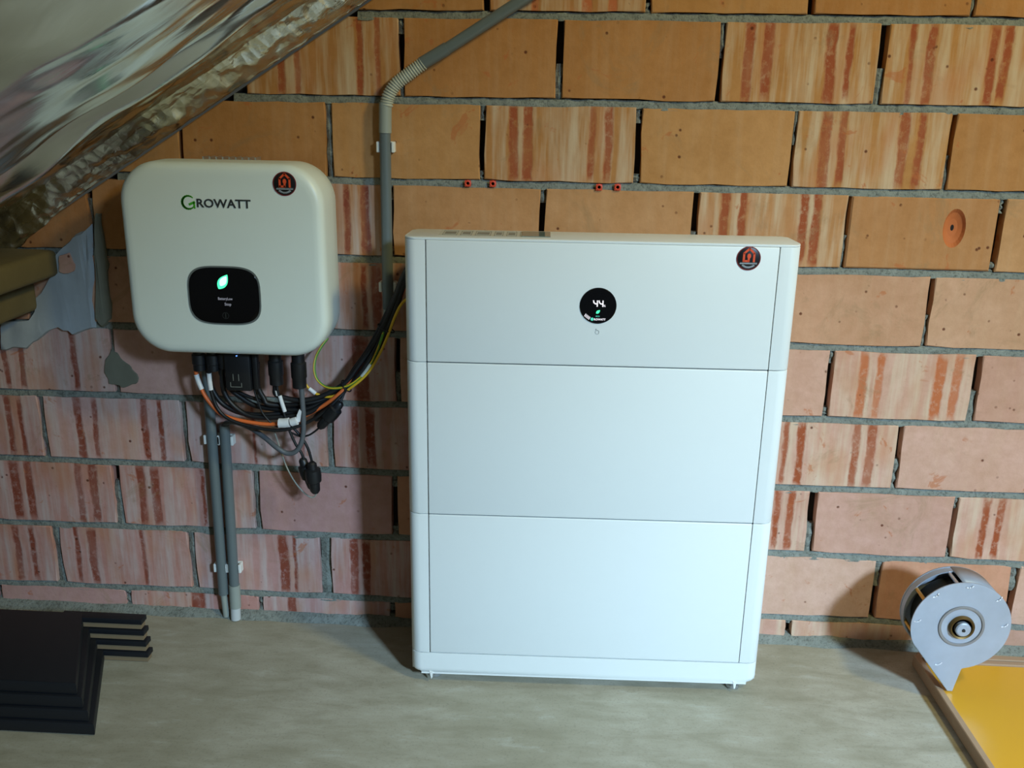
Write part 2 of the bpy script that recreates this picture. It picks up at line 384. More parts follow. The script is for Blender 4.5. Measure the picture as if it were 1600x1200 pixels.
def crater_brick(name, x0, x1, z0, z1, cx, cz, rx, rz, mat, parent):
    """a brick whose face carries an oval spalled crater"""
    V = []; F = []; n = 24; mx, mz = (x0 + x1) / 2, (z0 + z1) / 2
    b = 0.003
    rings = [(1.0, 0.0), (0.8, 0.006), (0.45, 0.010), (0.16, 0.011)]
    per = []
    for k in range(n):
        a = 2 * PI * k / n; dx, dz = math.cos(a), math.sin(a)
        tx = ((x1 - b - cx) / dx if dx > 1e-9 else (x0 + b - cx) / dx if dx < -1e-9 else 9)
        tz = ((z1 - b - cz) / dz if dz > 1e-9 else (z0 + b - cz) / dz if dz < -1e-9 else 9)
        t = min(tx, tz); per.append([cx + dx * t, cz + dz * t])
    for X in (x0 + b, x1 - b):
        for Z in (z0 + b, z1 - b):
            k = min(range(n), key=lambda i: (per[i][0] - X) ** 2 + (per[i][1] - Z) ** 2); per[k] = [X, Z]
    L = [[(p[0], 0.0, p[1]) for p in per]]
    for s, d in rings: L.append([(cx + rx * s * math.cos(2 * PI * k / n), d, cz + rz * s * math.sin(2 * PI * k / n)) for k in range(n)])
    L = [[(x0 if p[0] < x0 + b + 1e-6 else x1 if p[0] > x1 - b - 1e-6 else p[0], 0.058, z0 if p[1] < z0 + b + 1e-6 else z1 if p[1] > z1 - b - 1e-6 else p[1]) for p in per],
         [(x0 if p[0] < x0 + b + 1e-6 else x1 if p[0] > x1 - b - 1e-6 else p[0], b, z0 if p[1] < z0 + b + 1e-6 else z1 if p[1] > z1 - b - 1e-6 else p[1]) for p in per]] + L
    for ring in L: V += [(p[0] - mx, p[1], p[2] - mz) for p in ring]
    for i in range(len(L) - 1):
        for k in range(n): F.append((i * n + k, i * n + (k + 1) % n, (i + 1) * n + (k + 1) % n, (i + 1) * n + k))
    F.append(tuple((len(L) - 1) * n + k for k in range(n)))
    o = mesh_obj(name, V, F, mat, parent); o.data.materials.append(simple('fresh_clay_crater', lin(196, 108, 52), 0.8, var=0.3))
    o.data.materials.append(HOLE)
    for p in o.data.polygons:
        if p.index >= 3 * n: p.material_index = 1
        if len(p.vertices) > 4: p.material_index = 2
    o.location = (mx, 0, mz); return o
rnd = random.Random(11)
row_names = 'ZABCDEFGHIJ'
for ri, rn in enumerate(row_names):
    zt = BT - (ri - 2) * PITCH; zb = zt - BH
    if rn == 'J': zb = 0.002
    js = list(ROWS[rn])
    while js[0][0] > XL: js.insert(0, (js[0][0] - 0.302, js[0][0] - 0.290))
    while js[-1][1] < XR: js.append((js[-1][1] + 0.290, js[-1][1] + 0.302))
    for (a0, a1), (b0, b1) in zip(js[:-1], js[1:]):
        x0, x1 = max(a1, XL), min(b0, XR)
        if x1 - x0 < 0.02: continue
        J = lambda v, a=0.0016: v + rnd.uniform(-a, a)
        nx = 6 if x1 - x0 > 0.15 else 3
        poly = [(J(x0 + (x1 - x0) * i / nx, 0.0016 if i in (0, nx) else 0.01), J(zb)) for i in range(nx)]
        poly += [(J(x1), zb + (zt - zb) * i / 3) for i in range(3)]
        poly += [(J(x1 - (x1 - x0) * i / nx, 0.0016 if i in (0, nx) else 0.01), J(zt)) for i in range(nx)]
        poly += [(J(x0), zt - (zt - zb) * i / 3) for i in range(3)]
        poly = clip_roof(poly)
        if len(poly) < 3 or max(p[1] for p in poly) - min(p[1] for p in poly) < 0.01: continue
        mx = (x0 + x1) / 2; mz = (zt + zb) / 2
        mat = PLAIN
        for xs, bands, tone in STR.get(rn, []):
            if x0 <= xs <= x1:
                mat = brick_material('fired_clay_scored', [(p - mx, q - mx) for p, q in bands], tone)
        if rn == 'D' and x0 < 1.2 < x1:
            o = crater_brick('brick', x0, x1, zb, zt, *(1.2766, 0.9055), 0.021, 0.037, PLAIN, wall)
        else:
            fy = rnd.uniform(-0.0012, 0.0012)
            o = prism('brick', [(p[0] - mx, p[1] - mz) for p in poly], 'y', fy, 0.058, mat, wall, bev=0.0022, seg=1, smooth=False)
            o.location = (mx, 0, mz)
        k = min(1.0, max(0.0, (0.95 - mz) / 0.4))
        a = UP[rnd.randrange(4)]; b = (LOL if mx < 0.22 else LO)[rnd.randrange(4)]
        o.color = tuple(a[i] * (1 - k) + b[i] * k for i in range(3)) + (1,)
    # head joints: mortar plugs, many only partly filled
    for a, b in js:
        if a < XL + 0.01 or b > XR: continue
        left = a < 0.1
        mode = rnd.random()
        if left: segs = [(-0.02, 1.02)] if mode < 0.7 else [(-0.02, 0.72)]
        elif mode < 0.45: segs = [(0.80, 1.02), (-0.02, 0.12)]
        elif mode < 0.75: segs = [(-0.02, 0.45)]
        else: segs = [(0.55, 1.02)]
        for s0, s1 in segs:
            z0, z1 = zb + (zt - zb) * s0, zb + (zt - zb) * s1
            if z1 > roof_z(a) - 0.01: continue
            inset = 0.0 if not left else 0.002
            bm = bmesh.new(); n = 6; Vs = []
            for i in range(n + 1):
                z = z0 + (z1 - z0) * i / n
                xa = a - 0.002 + rnd.uniform(0, 0.005) * (1 if left else 0.6); xb = b + 0.002 - rnd.uniform(0, 0.004)
                if not left and 0 < i < n and rnd.random() < 0.3: xb -= 0.004
                y = 0.004 + rnd.uniform(-0.002, 0.006)
                Vs.append([bm.verts.new((xa, 0.058, z)), bm.verts.new((xa, y + 0.003, z)), bm.verts.new(((xa + xb) / 2, y, z)), bm.verts.new((xb, y + 0.003, z)), bm.verts.new((xb, 0.058, z))])
            for i in range(n):
                for q in range(4): bm.faces.new((Vs[i][q], Vs[i][q + 1], Vs[i + 1][q + 1], Vs[i + 1][q]))
            bm.faces.new(Vs[0]); bm.faces.new(Vs[-1][::-1])
            bm_obj('head_joint', bm, MORTAR, wall)
    # bed joint below this course, a rough continuous strip
    if rn != 'J':
        z1, z0 = zb, zb - (PITCH - BH)
        xs = XL
        if roof_z(xs) < z1 + 0.01: xs = ROOF_X + (z1 + 0.002 - ROOF_Z) / ROOF_S
        n = int((XR - xs) / 0.008); V = []; F = []
        for i in range(n + 1):
            x = xs + (XR - xs) * i / n
            h = noise.noise(Vector((x * 30, ri * 7.1, 0))); g = noise.noise(Vector((x * 75, ri * 3.3, 5)))
            y = 0.003 + 0.004 * g + 0.002 * h
            k = noise.noise(Vector((x * 22, ri * 5.7, 11))); m = noise.noise(Vector((x * 90, ri * 2.9, 17)))
            V += [(x, 0.058, z0 - 0.001), (x, 0.002 - 0.0042 * max(0, k - 0.05) + 0.001 * m, z0 - 0.0015 - 0.006 * max(0, k - 0.05) + 0.0018 * m), (x, y - 0.001, z0 + 0.004 + 0.002 * h), (x, y + 0.0005 + 0.0015 * m, z1 - 0.005 + 0.002 * g), (x, y + 0.002 + 0.006 * max(0, h + 0.1), z1 - 0.0005 + 0.003 * min(0, h)), (x, 0.058, z1 + 0.001)]
        for i in range(n):
            for q in range(5): F.append((i * 6 + q, (i + 1) * 6 + q, (i + 1) * 6 + q + 1, i * 6 + q + 1))
        mesh_obj('bed_joint', V, F, MORTAR, wall, True, 60)

# floor with a rough mortar fillet along the wall
def floor_mesh():
    V = []; F = []; nx, ny = 90, 60; x0, x1, y0, y1 = -2.0, 3.2, -3.2, 0.06
    for j in range(ny + 1):
        y = y1 + (y0 - y1) * (j / ny) ** 1.6
        for i in range(nx + 1):
            x = x0 + (x1 - x0) * i / nx
            z = 0.0015 * noise.noise(Vector((x * 3, y * 3, 1))) + 0.0008 * noise.noise(Vector((x * 14, y * 14, 3))) - 0.001
            V.append((x, y, z))
    for j in range(ny):
        for i in range(nx):
            a = j * (nx + 1) + i; F.append((a, a + nx + 1, a + nx + 2, a + 1))
    return V, F
fl = mesh_obj('floor', *floor_mesh(), CONC, smooth=True); fl['kind'] = 'structure'; fl['label'] = 'grey-brown concrete screed floor of the attic'
V = []; F = []; n = 220
for i in range(n + 1):
    x = XL + (XR - XL) * i / n
    h = noise.noise(Vector((x * 11, 2, 0))); g = noise.noise(Vector((x * 45, 4, 0)))
    V += [(x, 0.02, 0.016 + 0.006 * h + 0.004 * g), (x, -0.003 + 0.002 * g, 0.012 + 0.006 * h + 0.003 * g), (x, -0.012 - 0.007 * max(0, h) + 0.002 * g, 0.0045), (x, -0.026 - 0.014 * h, -0.004)]
for i in range(n):
    for q in range(3): F.append((i * 4 + q, i * 4 + q + 1, (i + 1) * 4 + q + 1, (i + 1) * 4 + q))
fil = mesh_obj('mortar_fillet', V, F, MORTAR, wall, True)

# roof slope above the foil
es = Vector((1, 0, ROOF_S)).normalized(); en = Vector((ROOF_S, 0, -1)).normalized()      # along the slope, into the room
RO = Vector((ROOF_X, 0, ROOF_Z))
def on_roof(s, t, h): return RO + es * s + Vector((0, -t, 0)) + en * h
bmr = bmesh.new()
vs = [bmr.verts.new(on_roof(s, t, h)) for h in (-0.150, -0.19) for s, t in ((-1.25, -0.2), (0.75, -0.2), (0.75, 1.75), (-1.25, 1.75))]
for q in ((0, 1, 2, 3), (7, 6, 5, 4), (0, 4, 5, 1), (1, 5, 6, 2), (2, 6, 7, 3), (3, 7, 4, 0)): bmr.faces.new([vs[i] for i in q])
ceil = bm_obj('ceiling', bmr, simple('dark_roof_boarding', lin(70, 58, 42), 0.9, var=0.3, vscale=10)); ceil['kind'] = 'structure'
ceil['label'] = 'dark sloping roof boarding behind the silver foil'

# ------------------------------------------------------------------ foil sheets under the roof slope
def N(x, y, z=0.0): return noise.noise(Vector((x, y, z)))
def foil_h(s, t):
    h = 0.0                                     # folds run a little askew to the wall
    tb = 0.118 + 0.008 * N(s * 7, 1)
    band = min(1.0, max(0.0, (t - tb) / 0.02)); band = band * band * (3 - 2 * band)
    h += band * (0.008 + 0.006 * N(s * 6, 3)) + 0.006 * math.sin(PI * min(1, t / 0.12))
    h += 0.011 * max(0, 0.6 + N(s * 11, 8)) * math.exp(-((t - tb - 0.004) / 0.007) ** 2)
    c = 0.300 + 0.11 * (s + 0.30) + 0.016 * N(s * 4, 9)
    h += 0.024 * math.exp(-((t - c) / (0.016 if t < c else 0.028)) ** 2)
    h += 0.013 * (0.7 + N(s * 5, 6)) * math.exp(-((t - c + 0.048 + 0.01 * N(s * 6, 4)) / 0.012) ** 2)
    h += 0.008 * (0.5 + N(s * 5, 2)) * math.exp(-((t - c + 0.085 + 0.012 * N(s * 7, 7)) / 0.010) ** 2)
    b = min(1.0, max(0.0, (t - 0.34) / 0.46)); h += 0.050 * math.sin(PI * b) * (1 + 0.35 * N(s * 2.2, t * 2))
    h += 0.012 * N(s * 2.2 + t * 2, t * 6.0, 2) * min(1, t / 0.15)
    h += 0.008 * N(s * 4.5 + t * 6, t * 15, 12) * band
    h += 0.0026 * N(s * 9, t * 34, 6) * (0.5 + band * 0.7)
    h += 0.0016 * N(s * 34 + t * 20, t * 44, 9) * (1.5 - band * 1.4)
    if t > 0.72: h -= 0.03 * min(1, (t - 0.72) / 0.08) * (1 if t < 0.86 else max(0.0, 1 - (t - 0.86) / 0.1))
    return h
def add_uv(o, ns, nt, s0, s1, t0, t1):
    uv = o.data.uv_layers.new(name='sheet')
    for lp in o.data.loops:
        i, j = lp.vertex_index % (ns + 1), lp.vertex_index // (ns + 1)
        uv.data[lp.index].uv = (s0 + (s1 - s0) * i / ns, t0 + (t1 - t0) * j / nt)
def foil_sheet(name, t0, t1, s0, s1, h0, ns, nt, curl=None):
    V = []; F = []
    for j in range(nt + 1):
        t = t0 + (t1 - t0) * j / nt
        for i in range(ns + 1):
            s = s0 + (s1 - s0) * i / ns
            p = on_roof(s, t, h0 + (foil_h(s, t) if t0 < 0.02 else 0.035 * math.sin(PI * min(1, (t - t0) / 0.5)) + 0.010 * N(s * 3, t * 9, 4)))
            if t == t0 and t0 < 0.02: p.y = -0.002 + 0.001 * N(s * 40, 0)
            if s < -0.86:                          # the lower end droops and crumples over the wall plate
                k = (-0.86 - s) / 0.14
                p.z += 0.02 * N(s * 25, t * 25, 3) * k; p.x += 0.015 * N(s * 30, t * 18, 8) * k
            V.append(p)
    for j in range(nt):
        for i in range(ns):
            a = j * (ns + 1) + i; F.append((a, a + 1, a + ns + 2, a + ns + 1))
    o = mesh_obj(name, V, F, FOIL, None, True); add_uv(o, ns, nt, s0, s1, t0, t1)
    sol = o.modifiers.new('thickness', 'SOLIDIFY'); sol.thickness = 0.0006
    return o
f1 = foil_sheet('foil_sheet', 0.0, 0.845, -1.0, 0.62, -0.050, 200, 150)
tag(f1, 'large crinkled silver insulation foil sheet under the roof slope, reaching the brick wall', 'foil sheet')
# strip of crumpled tape sealing the sheet to the gable wall
def tape(parent):
    V = []; F = []; ns, nt, s0, s1, t1 = 260, 16, -1.0, 0.62, 0.066
    for j in range(nt + 1):
        t = t1 * j / nt
        for i in range(ns + 1):
            s = s0 + (s1 - s0) * i / ns; e = math.sin(PI * j / nt)
            tt = t + (0.010 * N(s * 14, 4) + 0.004 * N(s * 40, 2)) * (j / nt)
            h = -0.056 * (j / nt) ** 1.15 + 0.006 * e * N(s * 24, t * 46, 3) + 0.014 * e * abs(N(s * 13, t * 22, 7)) + 0.0045 * N(s * 52, t * 60, 5) * e
            p = on_roof(s, tt, h)
            if j == 0: p.y = -0.003
            p.z += (0.003 * N(s * 30, 1, 4)) * (1 - j / nt)
            if s < -0.70:
                k = min(1.0, (-0.70 - s) / 0.16); p.y *= 1 - 0.55 * k; p.z -= 0.020 * k * (1 - j / nt); p += Vector((0.010 * N(s * 40, t * 60, 8), -0.010 * abs(N(s * 35, t * 50, 2)), 0.010 * N(s * 45, t * 55, 1))) * k
            V.append(p)
    for j in range(nt):
        for i in range(ns):
            a = j * (ns + 1) + i; F.append((a, a + 1, a + ns + 2, a + ns + 1))
    o = mesh_obj('edge_tape', V, F, TAPE, parent, True); add_uv(o, ns, nt, s0, s1, 0, t1)
    o['label'] = 'dull crumpled tape strip along the brick wall'
    sol = o.modifiers.new('thickness', 'SOLIDIFY'); sol.thickness = 0.0005
tape(f1)
f2 = foil_sheet('foil_sheet', 0.790, 1.6, -1.0, 0.62, -0.074, 120, 70)
tag(f2, 'second silver foil sheet beyond the dark gap, in the top left corner', 'foil sheet')
# timber wall plates below the foil, running out from the wall
def timber(name, x0, x1, z0, z1, y0, y1, label):
    bm = box_bm(x0, x1, y0, y1, z0, z1, 0.012, 3)
    for v in bm.verts: v.co.z += 0.004 * N(v.co.x * 8, v.co.y * 6, 4); v.co.x += 0.004 * N(v.co.y * 7, v.co.z * 9, 2)
    return tag(bm_obj(name, bm, TIMBER, None, True, 40), label, 'beam')

# plaster smears on the brickwork
def smear(name, pts, y, mat, label_, thick=0.006):
    bm = bmesh.new(); cx = sum(p[0] for p in pts) / len(pts); cz = sum(p[1] for p in pts) / len(pts)
    outer = []; m = len(pts)
    for i in range(m):
        for k in range(4):
            t = k / 4; p = [pts[i][j] * (1 - t) + pts[(i + 1) % m][j] * t for j in (0, 1)]
            a = 0.006 * N(p[0] * 60, p[1] * 60, 3); b = 0.006 * N(p[0] * 60, p[1] * 60, 9); outer.append((p[0] + a, p[1] + b))
    A = [bm.verts.new((p[0], 0.004, p[1])) for p in outer]
    B = [bm.verts.new((p[0] * 0.94 + cx * 0.06, y - thick * 0.3, p[1] * 0.94 + cz * 0.06)) for p in outer]
    n = len(outer)
    for i in range(n): bm.faces.new((A[i], A[(i + 1) % n], B[(i + 1) % n], B[i]))
    f = bm.faces.new(B); r = bmesh.ops.triangulate(bm, faces=[f], ngon_method='BEAUTY')
    bmesh.ops.subdivide_edges(bm, edges=[e for e in bm.edges if e.calc_length() > 0.03], cuts=2, use_grid_fill=False)
    for v in bm.verts:
        if v.co.y < 0: v.co.y = y - thick * (0.5 + 0.6 * N(v.co.x * 25, v.co.z * 25, 1))
    o = bm_obj(name, bm, mat, wall, True, 50); o['label'] = label_; return o
timber('timber_beam', -0.66, -0.485, 0.768, 0.822, -0.55, -0.001, 'upper weathered timber beam end just below the silver foil edge')
timber('timber_beam', -0.70, -0.54, 0.694, 0.760, -0.55, -0.001, 'lower weathered timber beam end above the smeared plaster')
smear('plaster_smear', [(-0.6383, 0.6033), (-0.6294, 0.6629), (-0.5665, 0.6716), (-0.5422, 0.6995), (-0.5416, 0.7237), (-0.4916, 0.7545), (-0.4866, 0.8137), (-0.4531, 0.8470), (-0.4092, 0.8711), (-0.4113, 0.8092), (-0.4222, 0.7164), (-0.4248, 0.6596), (-0.4675, 0.6446), (-0.5090, 0.6625), (-0.5433, 0.6312), (-0.5819, 0.6107)], -0.004, PLASTER, 'pale blue-grey plaster smeared over the bricks', 0.010)
smear('mortar_smear', [(-0.3967, 0.8994), (-0.3862, 0.8996), (-0.3833, 0.8099), (-0.3854, 0.7441), (-0.3889, 0.6770), (-0.4117, 0.6559), (-0.4216, 0.6760), (-0.4117, 0.7830)], -0.002, PLASTERD, 'dark greenish mortar smear', 0.007)
smear('mortar_smear', [(-0.4147, 0.5938), (-0.3945, 0.6153), (-0.3773, 0.5978), (-0.3588, 0.5790), (-0.3435, 0.5543), (-0.3535, 0.5370), (-0.3846, 0.5303), (-0.4087, 0.5380), (-0.4169, 0.5630)], -0.001, PLASTERD, 'grey mortar blob over a brick joint', 0.004)
smear('mortar_smear', [(-0.4762, 0.8114), (-0.4567, 0.8184), (-0.4452, 0.7821), (-0.4623, 0.7738), (-0.4807, 0.7759)], -0.012, PLAIN, 'bit of brick showing through the plaster', 0.004).color = LO[1]

# ------------------------------------------------------------------ battery tower: three stacked modules on a plinth
bat = empty('battery_tower', (0.2585, -0.2192, 0.0), 0.0243)
tag(bat, 'tall white battery storage tower of stacked modules, standing on the floor against the brick wall', 'battery')
BW, S0, S1, DF, DR = 0.690, 0.0385, 0.6515, 0.104, 0.186
def col_poly(left):
    pts = []
    r = 0.021
    for i in range(9):
        a = math.radians(180 + 90 * i / 8); pts.append((r + r * math.cos(a), r + r * math.sin(a)))
    pts += [(S0 - 0.0008, 0.0), (S0 - 0.0008, DF), (0.010, DF), (0.003, DF - 0.014)]
    if left: return pts
    return [(BW - x, y) for x, y in pts][::-1]
def module(name, z0, z1, label):
    m = box(name, S0 + 0.001, S1 - 0.001, 0.0024, DF, z0 + 0.0006, z1 - 0.0006, SEAM, bat)
    m['label'] = label
    prism('side_column', col_poly(True), 'z', z0 + 0.0007, z1 - 0.0007, WHITE, m, 0.0012, 2)
    prism('side_column', col_poly(False), 'z', z0 + 0.0007, z1 - 0.0007, WHITE, m, 0.0012, 2)
    box('front_panel', S0 + 0.0006, S1 - 0.0006, -0.0005, 0.008, z0 + 0.0009, z1 - 0.0009, WHITE, m, 0.0018, 3)
    box('rear_casing', 0.036, BW - 0.036, DF, DR, z0 + 0.001, z1 - (0.022 if z1 > 0.85 else 0.001), WHITE, m, 0.004, 2)
    return m
Z = [0.0200, 0.0680, 0.3705, 0.6710, 0.8930]
low = module('battery_module', Z[1], Z[2], 'lower white battery module, resting on the plinth')
mid = module('battery_module', Z[2], Z[3], 'middle white battery module')
top = module('control_module', Z[3], Z[4], 'top control module with round black display and sticker')
cap_poly = col_poly(True)[:9] + col_poly(False)[-9:] + [(BW - 0.003, DF - 0.012), (BW - 0.014, DF), (0.014, DF), (0.003, DF - 0.012)]
prism('top_cover', cap_poly, 'z', Z[4] - 0.0004, 0.8965, WHITE, top, 0.0012, 2)
# plinth with rounded lower corners seen from the front
bm = bmesh.new(); n = len(cap_poly)
A = [bm.verts.new((p[0], p[1], Z[0])) for p in cap_poly]; B = [bm.verts.new((p[0], p[1], Z[1] - 0.0008)) for p in cap_poly]
fa = bm.faces.new(A); bm.faces.new(B[::-1])
for i in range(n): bm.faces.new((A[i], B[i], B[(i + 1) % n], A[(i + 1) % n]))
bmesh.ops.bevel(bm, geom=list(fa.edges), offset=0.013, segments=5, profile=0.5, affect='EDGES', clamp_overlap=True)
plinth = bm_obj('plinth', bm, WHITE, bat, True, 50); plinth['label'] = 'low white plinth with rounded corners and small feet'
for x, y in ((0.045, 0.03), (0.648, 0.024), (0.06, 0.15), (0.63, 0.15)):
    lathe('levelling_foot', [(0.0, 0.0), (0.013, 0.0), (0.013, 0.006), (0.005, 0.009), (0.005, 0.030)], (x, y, 0.0005), (0, 0, 1), STEEL, plinth, 18)
box('rear_plinth', 0.05, BW - 0.05, DF - 0.002, DR, 0.018, Z[1] - 0.001, WHITE, plinth, 0.003)
for x in (0.040, 0.646):
    prism('plastic_tab', [(x - 0.003, 0.026), (x + 0.004, 0.024), (x + 0.003, 0.012), (x + 0.0005, 0.008)], 'y', -0.001, 0.003, WCLIP, plinth, smooth=False)
# round display on the control module
YD = -0.0012
dz, dx = 0.7825, 0.3430
disp = lathe('round_display', [(0.0, 0.0030), (0.0312, 0.0030), (0.0322, 0.0022), (0.0326, 0.0)], (dx, 0.0005, dz), (0, -1, 0), BLACKG, top, 64)
yq = -0.0034
def seg_four(bm, x, z, wd, hg, th):
    # open-topped 4: left stroke curving into the crossbar, full right stroke
    path = [(x, z + hg), (x + wd * 0.12, z + hg * 0.66), (x + wd * 0.45, z + hg * 0.47), (x + wd, z + hg * 0.42)]
    for a, b in zip(path[:-1], path[1:]): stroke(bm, a, b, th)
    stroke(bm, (x + wd, z + hg), (x + wd, z), th)
def stroke(bm, a, b, th, y=None):
    a = Vector((a[0], 0, a[1])); b = Vector((b[0], 0, b[1])); d = (b - a); L = d.length
    if L < 1e-6: return
    d /= L; nrm = Vector((-d.z, 0, d.x)) * th / 2; e = d * th * 0.35; yy = yq if y is None else y
    for c in (Vector((0, yy, 0)),):
        p = [a - e - nrm, b + e - nrm, b + e + nrm, a - e + nrm]
        lo = [bm.verts.new(v + c) for v in p]; hi = [bm.verts.new(v + c + Vector((0, 0.0006, 0))) for v in p]
        bm.faces.new(lo); bm.faces.new(hi[::-1])
        for i in range(4): bm.faces.new((lo[i], hi[i], hi[(i + 1) % 4], lo[(i + 1) % 4]))
bm = bmesh.new()
for k in range(2): seg_four(bm, dx - 0.0085 + 0.0098 * k, dz - 0.0005, 0.0068, 0.0098, 0.0021)
bm_obj('digits', bm, LCDW, top)
text_obj('percent_sign', '%', (dx + 0.0092, yq, dz - 0.0012), 0.0056, LCDW, top, 1.0, 0.0003)
def leaf_bm(cx, cz, L, ang, y, vein=True):
    bm = bmesh.new(); n = 14; a = math.radians(ang); c, s = math.cos(a), math.sin(a); pts = []
    for i in range(n + 1):
        t = i / n; pts.append((t * L, 0.27 * L * math.sin(PI * t ** 0.85) ** 0.9))
    for i in range(n - 1, 0, -1):
        t = i / n; pts.append((t * L, -0.27 * L * math.sin(PI * t ** 0.85) ** 0.9))
    P2 = [(cx + (p[0] - L / 2) * c - p[1] * s, cz + (p[0] - L / 2) * s + p[1] * c) for p in pts]
    A = [bm.verts.new((p[0], y, p[1])) for p in P2]; B = [bm.verts.new((p[0], y + 0.0005, p[1])) for p in P2]
    bm.faces.new(A)
    for i in range(len(A)): bm.faces.new((A[i], B[i], B[(i + 1) % len(A)], A[(i + 1) % len(A)]))
    return bm, (c, s)
b_, _ = leaf_bm(dx + 0.0002, dz - 0.0104, 0.0090, 42, yq); bm_obj('leaf_icon', b_, LEDG, top)
text_obj('status_text', 'ECO', (dx - 0.0036, yq, dz - 0.0194), 0.0030, LCDT, top, 1.15, 0.0003)
lathe('logo_initial', [(0.0, 0.0006), (0.0028, 0.0006), (0.0028, 0.0)], (dx - 0.0098, -0.0030, dz - 0.0238), (0, -1, 0), LCDT, top, 20)
text_obj('maker_name', 'ROWATT', (dx - 0.0066, yq, dz - 0.0257), 0.0048, LCDW, top, 0.98, 0.0003, bold=0.0001)
bm = bmesh.new()
for k in range(5):
    x = dx - 0.0222 + 0.0019 * k; z = dz - 0.0165 - 0.0014 * k
    stroke(bm, (x - 0.0012, z - 0.0022), (x + 0.0010, z + 0.0018), 0.0011)
bm_obj('charge_bars', bm, LCDW, top)
# touch hand symbol printed below the display
bm = bmesh.new(); hx, hz = dx + 0.0003, 0.7360
hand = [(-0.0030, 0.0040), (-0.0020, 0.0046), (-0.0006, 0.0020), (0.0022, 0.0012), (0.0032, 0.0002), (0.0030, -0.0030), (0.0014, -0.0050), (-0.0012, -0.0050), (-0.0030, -0.0028), (-0.0038, -0.0004), (-0.0026, 0.0002), (-0.0022, 0.0008), (-0.0030, 0.0040)]
for p, q in zip(hand[:-1], hand[1:]): stroke(bm, (hx + p[0], hz + p[1]), (hx + q[0], hz + q[1]), 0.0005, -0.0010)
bm_obj('touch_symbol', bm, LABELL, top)

def sticker(parent, cx, cz, r, y):
    s = lathe('round_sticker', [(0.0, 0.0008), (r * 0.93, 0.0008), (r * 0.94, 0.0007)], (cx, y, cz), (0, -1, 0), STKB, parent, 40)
    s['label'] = 'round black sticker with an orange house outline and two lines of small print'
    return s
def sticker_pieces(parent, cx, cz, r, y):
    lathe('sticker_rim', [(r * 0.925, 0.0007), (r * 0.93, 0.0010), (r, 0.0010), (r, 0.0)], (cx, y, cz), (0, -1, 0), STKR, parent, 40)
    bm = bmesh.new(); f = lambda u, v: (cx + u * r, cz + v * r); yy = y - 0.0013
    for p, q in (((-0.40, -0.22), (-0.40, 0.42)), ((-0.40, 0.42), (0.03, 0.82)), ((0.03, 0.82), (0.44, 0.42)), ((0.44, 0.42), (0.44, -0.24)), ((-0.40, -0.22), (0.0, -0.22)), ((0.0, -0.22), (0.02, 0.1))):
        stroke(bm, f(*p), f(*q), r * 0.17, yy)
    n = 14; A = [bm.verts.new((cx + r * (0.02 + 0.16 * math.cos(2 * PI * i / n)), yy - 0.0001, cz + r * (0.20 + 0.22 * math.sin(2 * PI * i / n)))) for i in range(n)]
    bm.faces.new(A); bm_obj('house_emblem', bm, STKO, parent)
    bm = bmesh.new(); q = random.Random(3)
    for k in range(13):
        u = -0.66 + 1.32 * k / 12; stroke(bm, f(u - 0.035, -0.44), f(u + 0.035, -0.36 - 0.05 * q.random()), r * 0.06, yy); stroke(bm, f(u + 0.03, -0.46), f(u + 0.03, -0.34), r * 0.04, yy)
    for k in range(9):
        a = math.radians(232 + 76 * k / 8); c, s = math.cos(a), math.sin(a)
        stroke(bm, f(0.68 * c - 0.03, 0.68 * s), f(0.80 * c, 0.80 * s), r * 0.06, yy); stroke(bm, f(0.80 * c, 0.80 * s), f(0.70 * c + 0.07, 0.70 * s), r * 0.05, yy)
    bm_obj('small_print', bm, STKT, parent)
sticker(top, 0.5985, 0.8720, 0.0208, -0.0005); sticker_pieces(top, 0.5985, 0.8720, 0.0208, -0.0005)
# printed label sheet and glossy film lying on the top cover
zt = 0.8967
lab = box('printed_label', 0.058, 0.252, 0.026, 0.094, zt - 0.0004, zt, LABELP, top)
bm = bmesh.new()
for x0, x1 in ((0.064, 0.090), (0.096, 0.116), (0.122, 0.150), (0.156, 0.172), (0.178, 0.196), (0.202, 0.224)):
    for a, b, c, d in ((x0, x1, 0.034, 0.036), (x0, x1, 0.084, 0.086), (x0, x0 + 0.001, 0.034, 0.086), (x1 - 0.001, x1, 0.034, 0.086)):
        box_bm(a, b, c, d, zt - 0.0002, zt + 0.0003, bm=bm)
    box_bm(x0 + 0.003, x1 - 0.003, 0.045, 0.075, zt - 0.0002, zt + 0.0003, bm=bm)
bm_obj('label_print', bm, LABELL, top)
box('glossy_film', 0.205, 0.256, 0.030, 0.090, zt, zt + 0.0012, GLOSSF, top, 0.0004)

# ------------------------------------------------------------------ inverter on the wall
inv = empty('solar_inverter', (0, 0, 0)); tag(inv, 'white rounded wall inverter with dark display, hanging left of the battery tower', 'inverter')
ICX, ICZ, IHW, IHH, IR = -0.0905, 0.8300, 0.1905, 0.1805, 0.074
prof = [(-0.026, 0.016), (-0.030, 0.006), (-0.040, 0.002), (-0.075, 0.0), (-0.126, 0.0004), (-0.134, 0.0018), (-0.1395, 0.0045), (-0.1432, 0.0085), (-0.1450, 0.0140), (-0.1455, 0.022)]
V = []; F = []; K = None
for y, ins in prof:
    loop = rrect(ICX, ICZ, IHW - ins, IHH - ins, IR - ins * 0.6, 14); K = len(loop); V += [(p[0], y, p[1]) for p in loop]
for i in range(len(prof) - 1):
    for k in range(K): F.append((i * K + k, i * K + (k + 1) % K, (i + 1) * K + (k + 1) % K, (i + 1) * K + k))
F.append(tuple(range(K))); F.append(tuple((len(prof) - 1) * K + k for k in range(K))[::-1])
bm = bmesh.new(); vv = [bm.verts.new(v) for v in V]
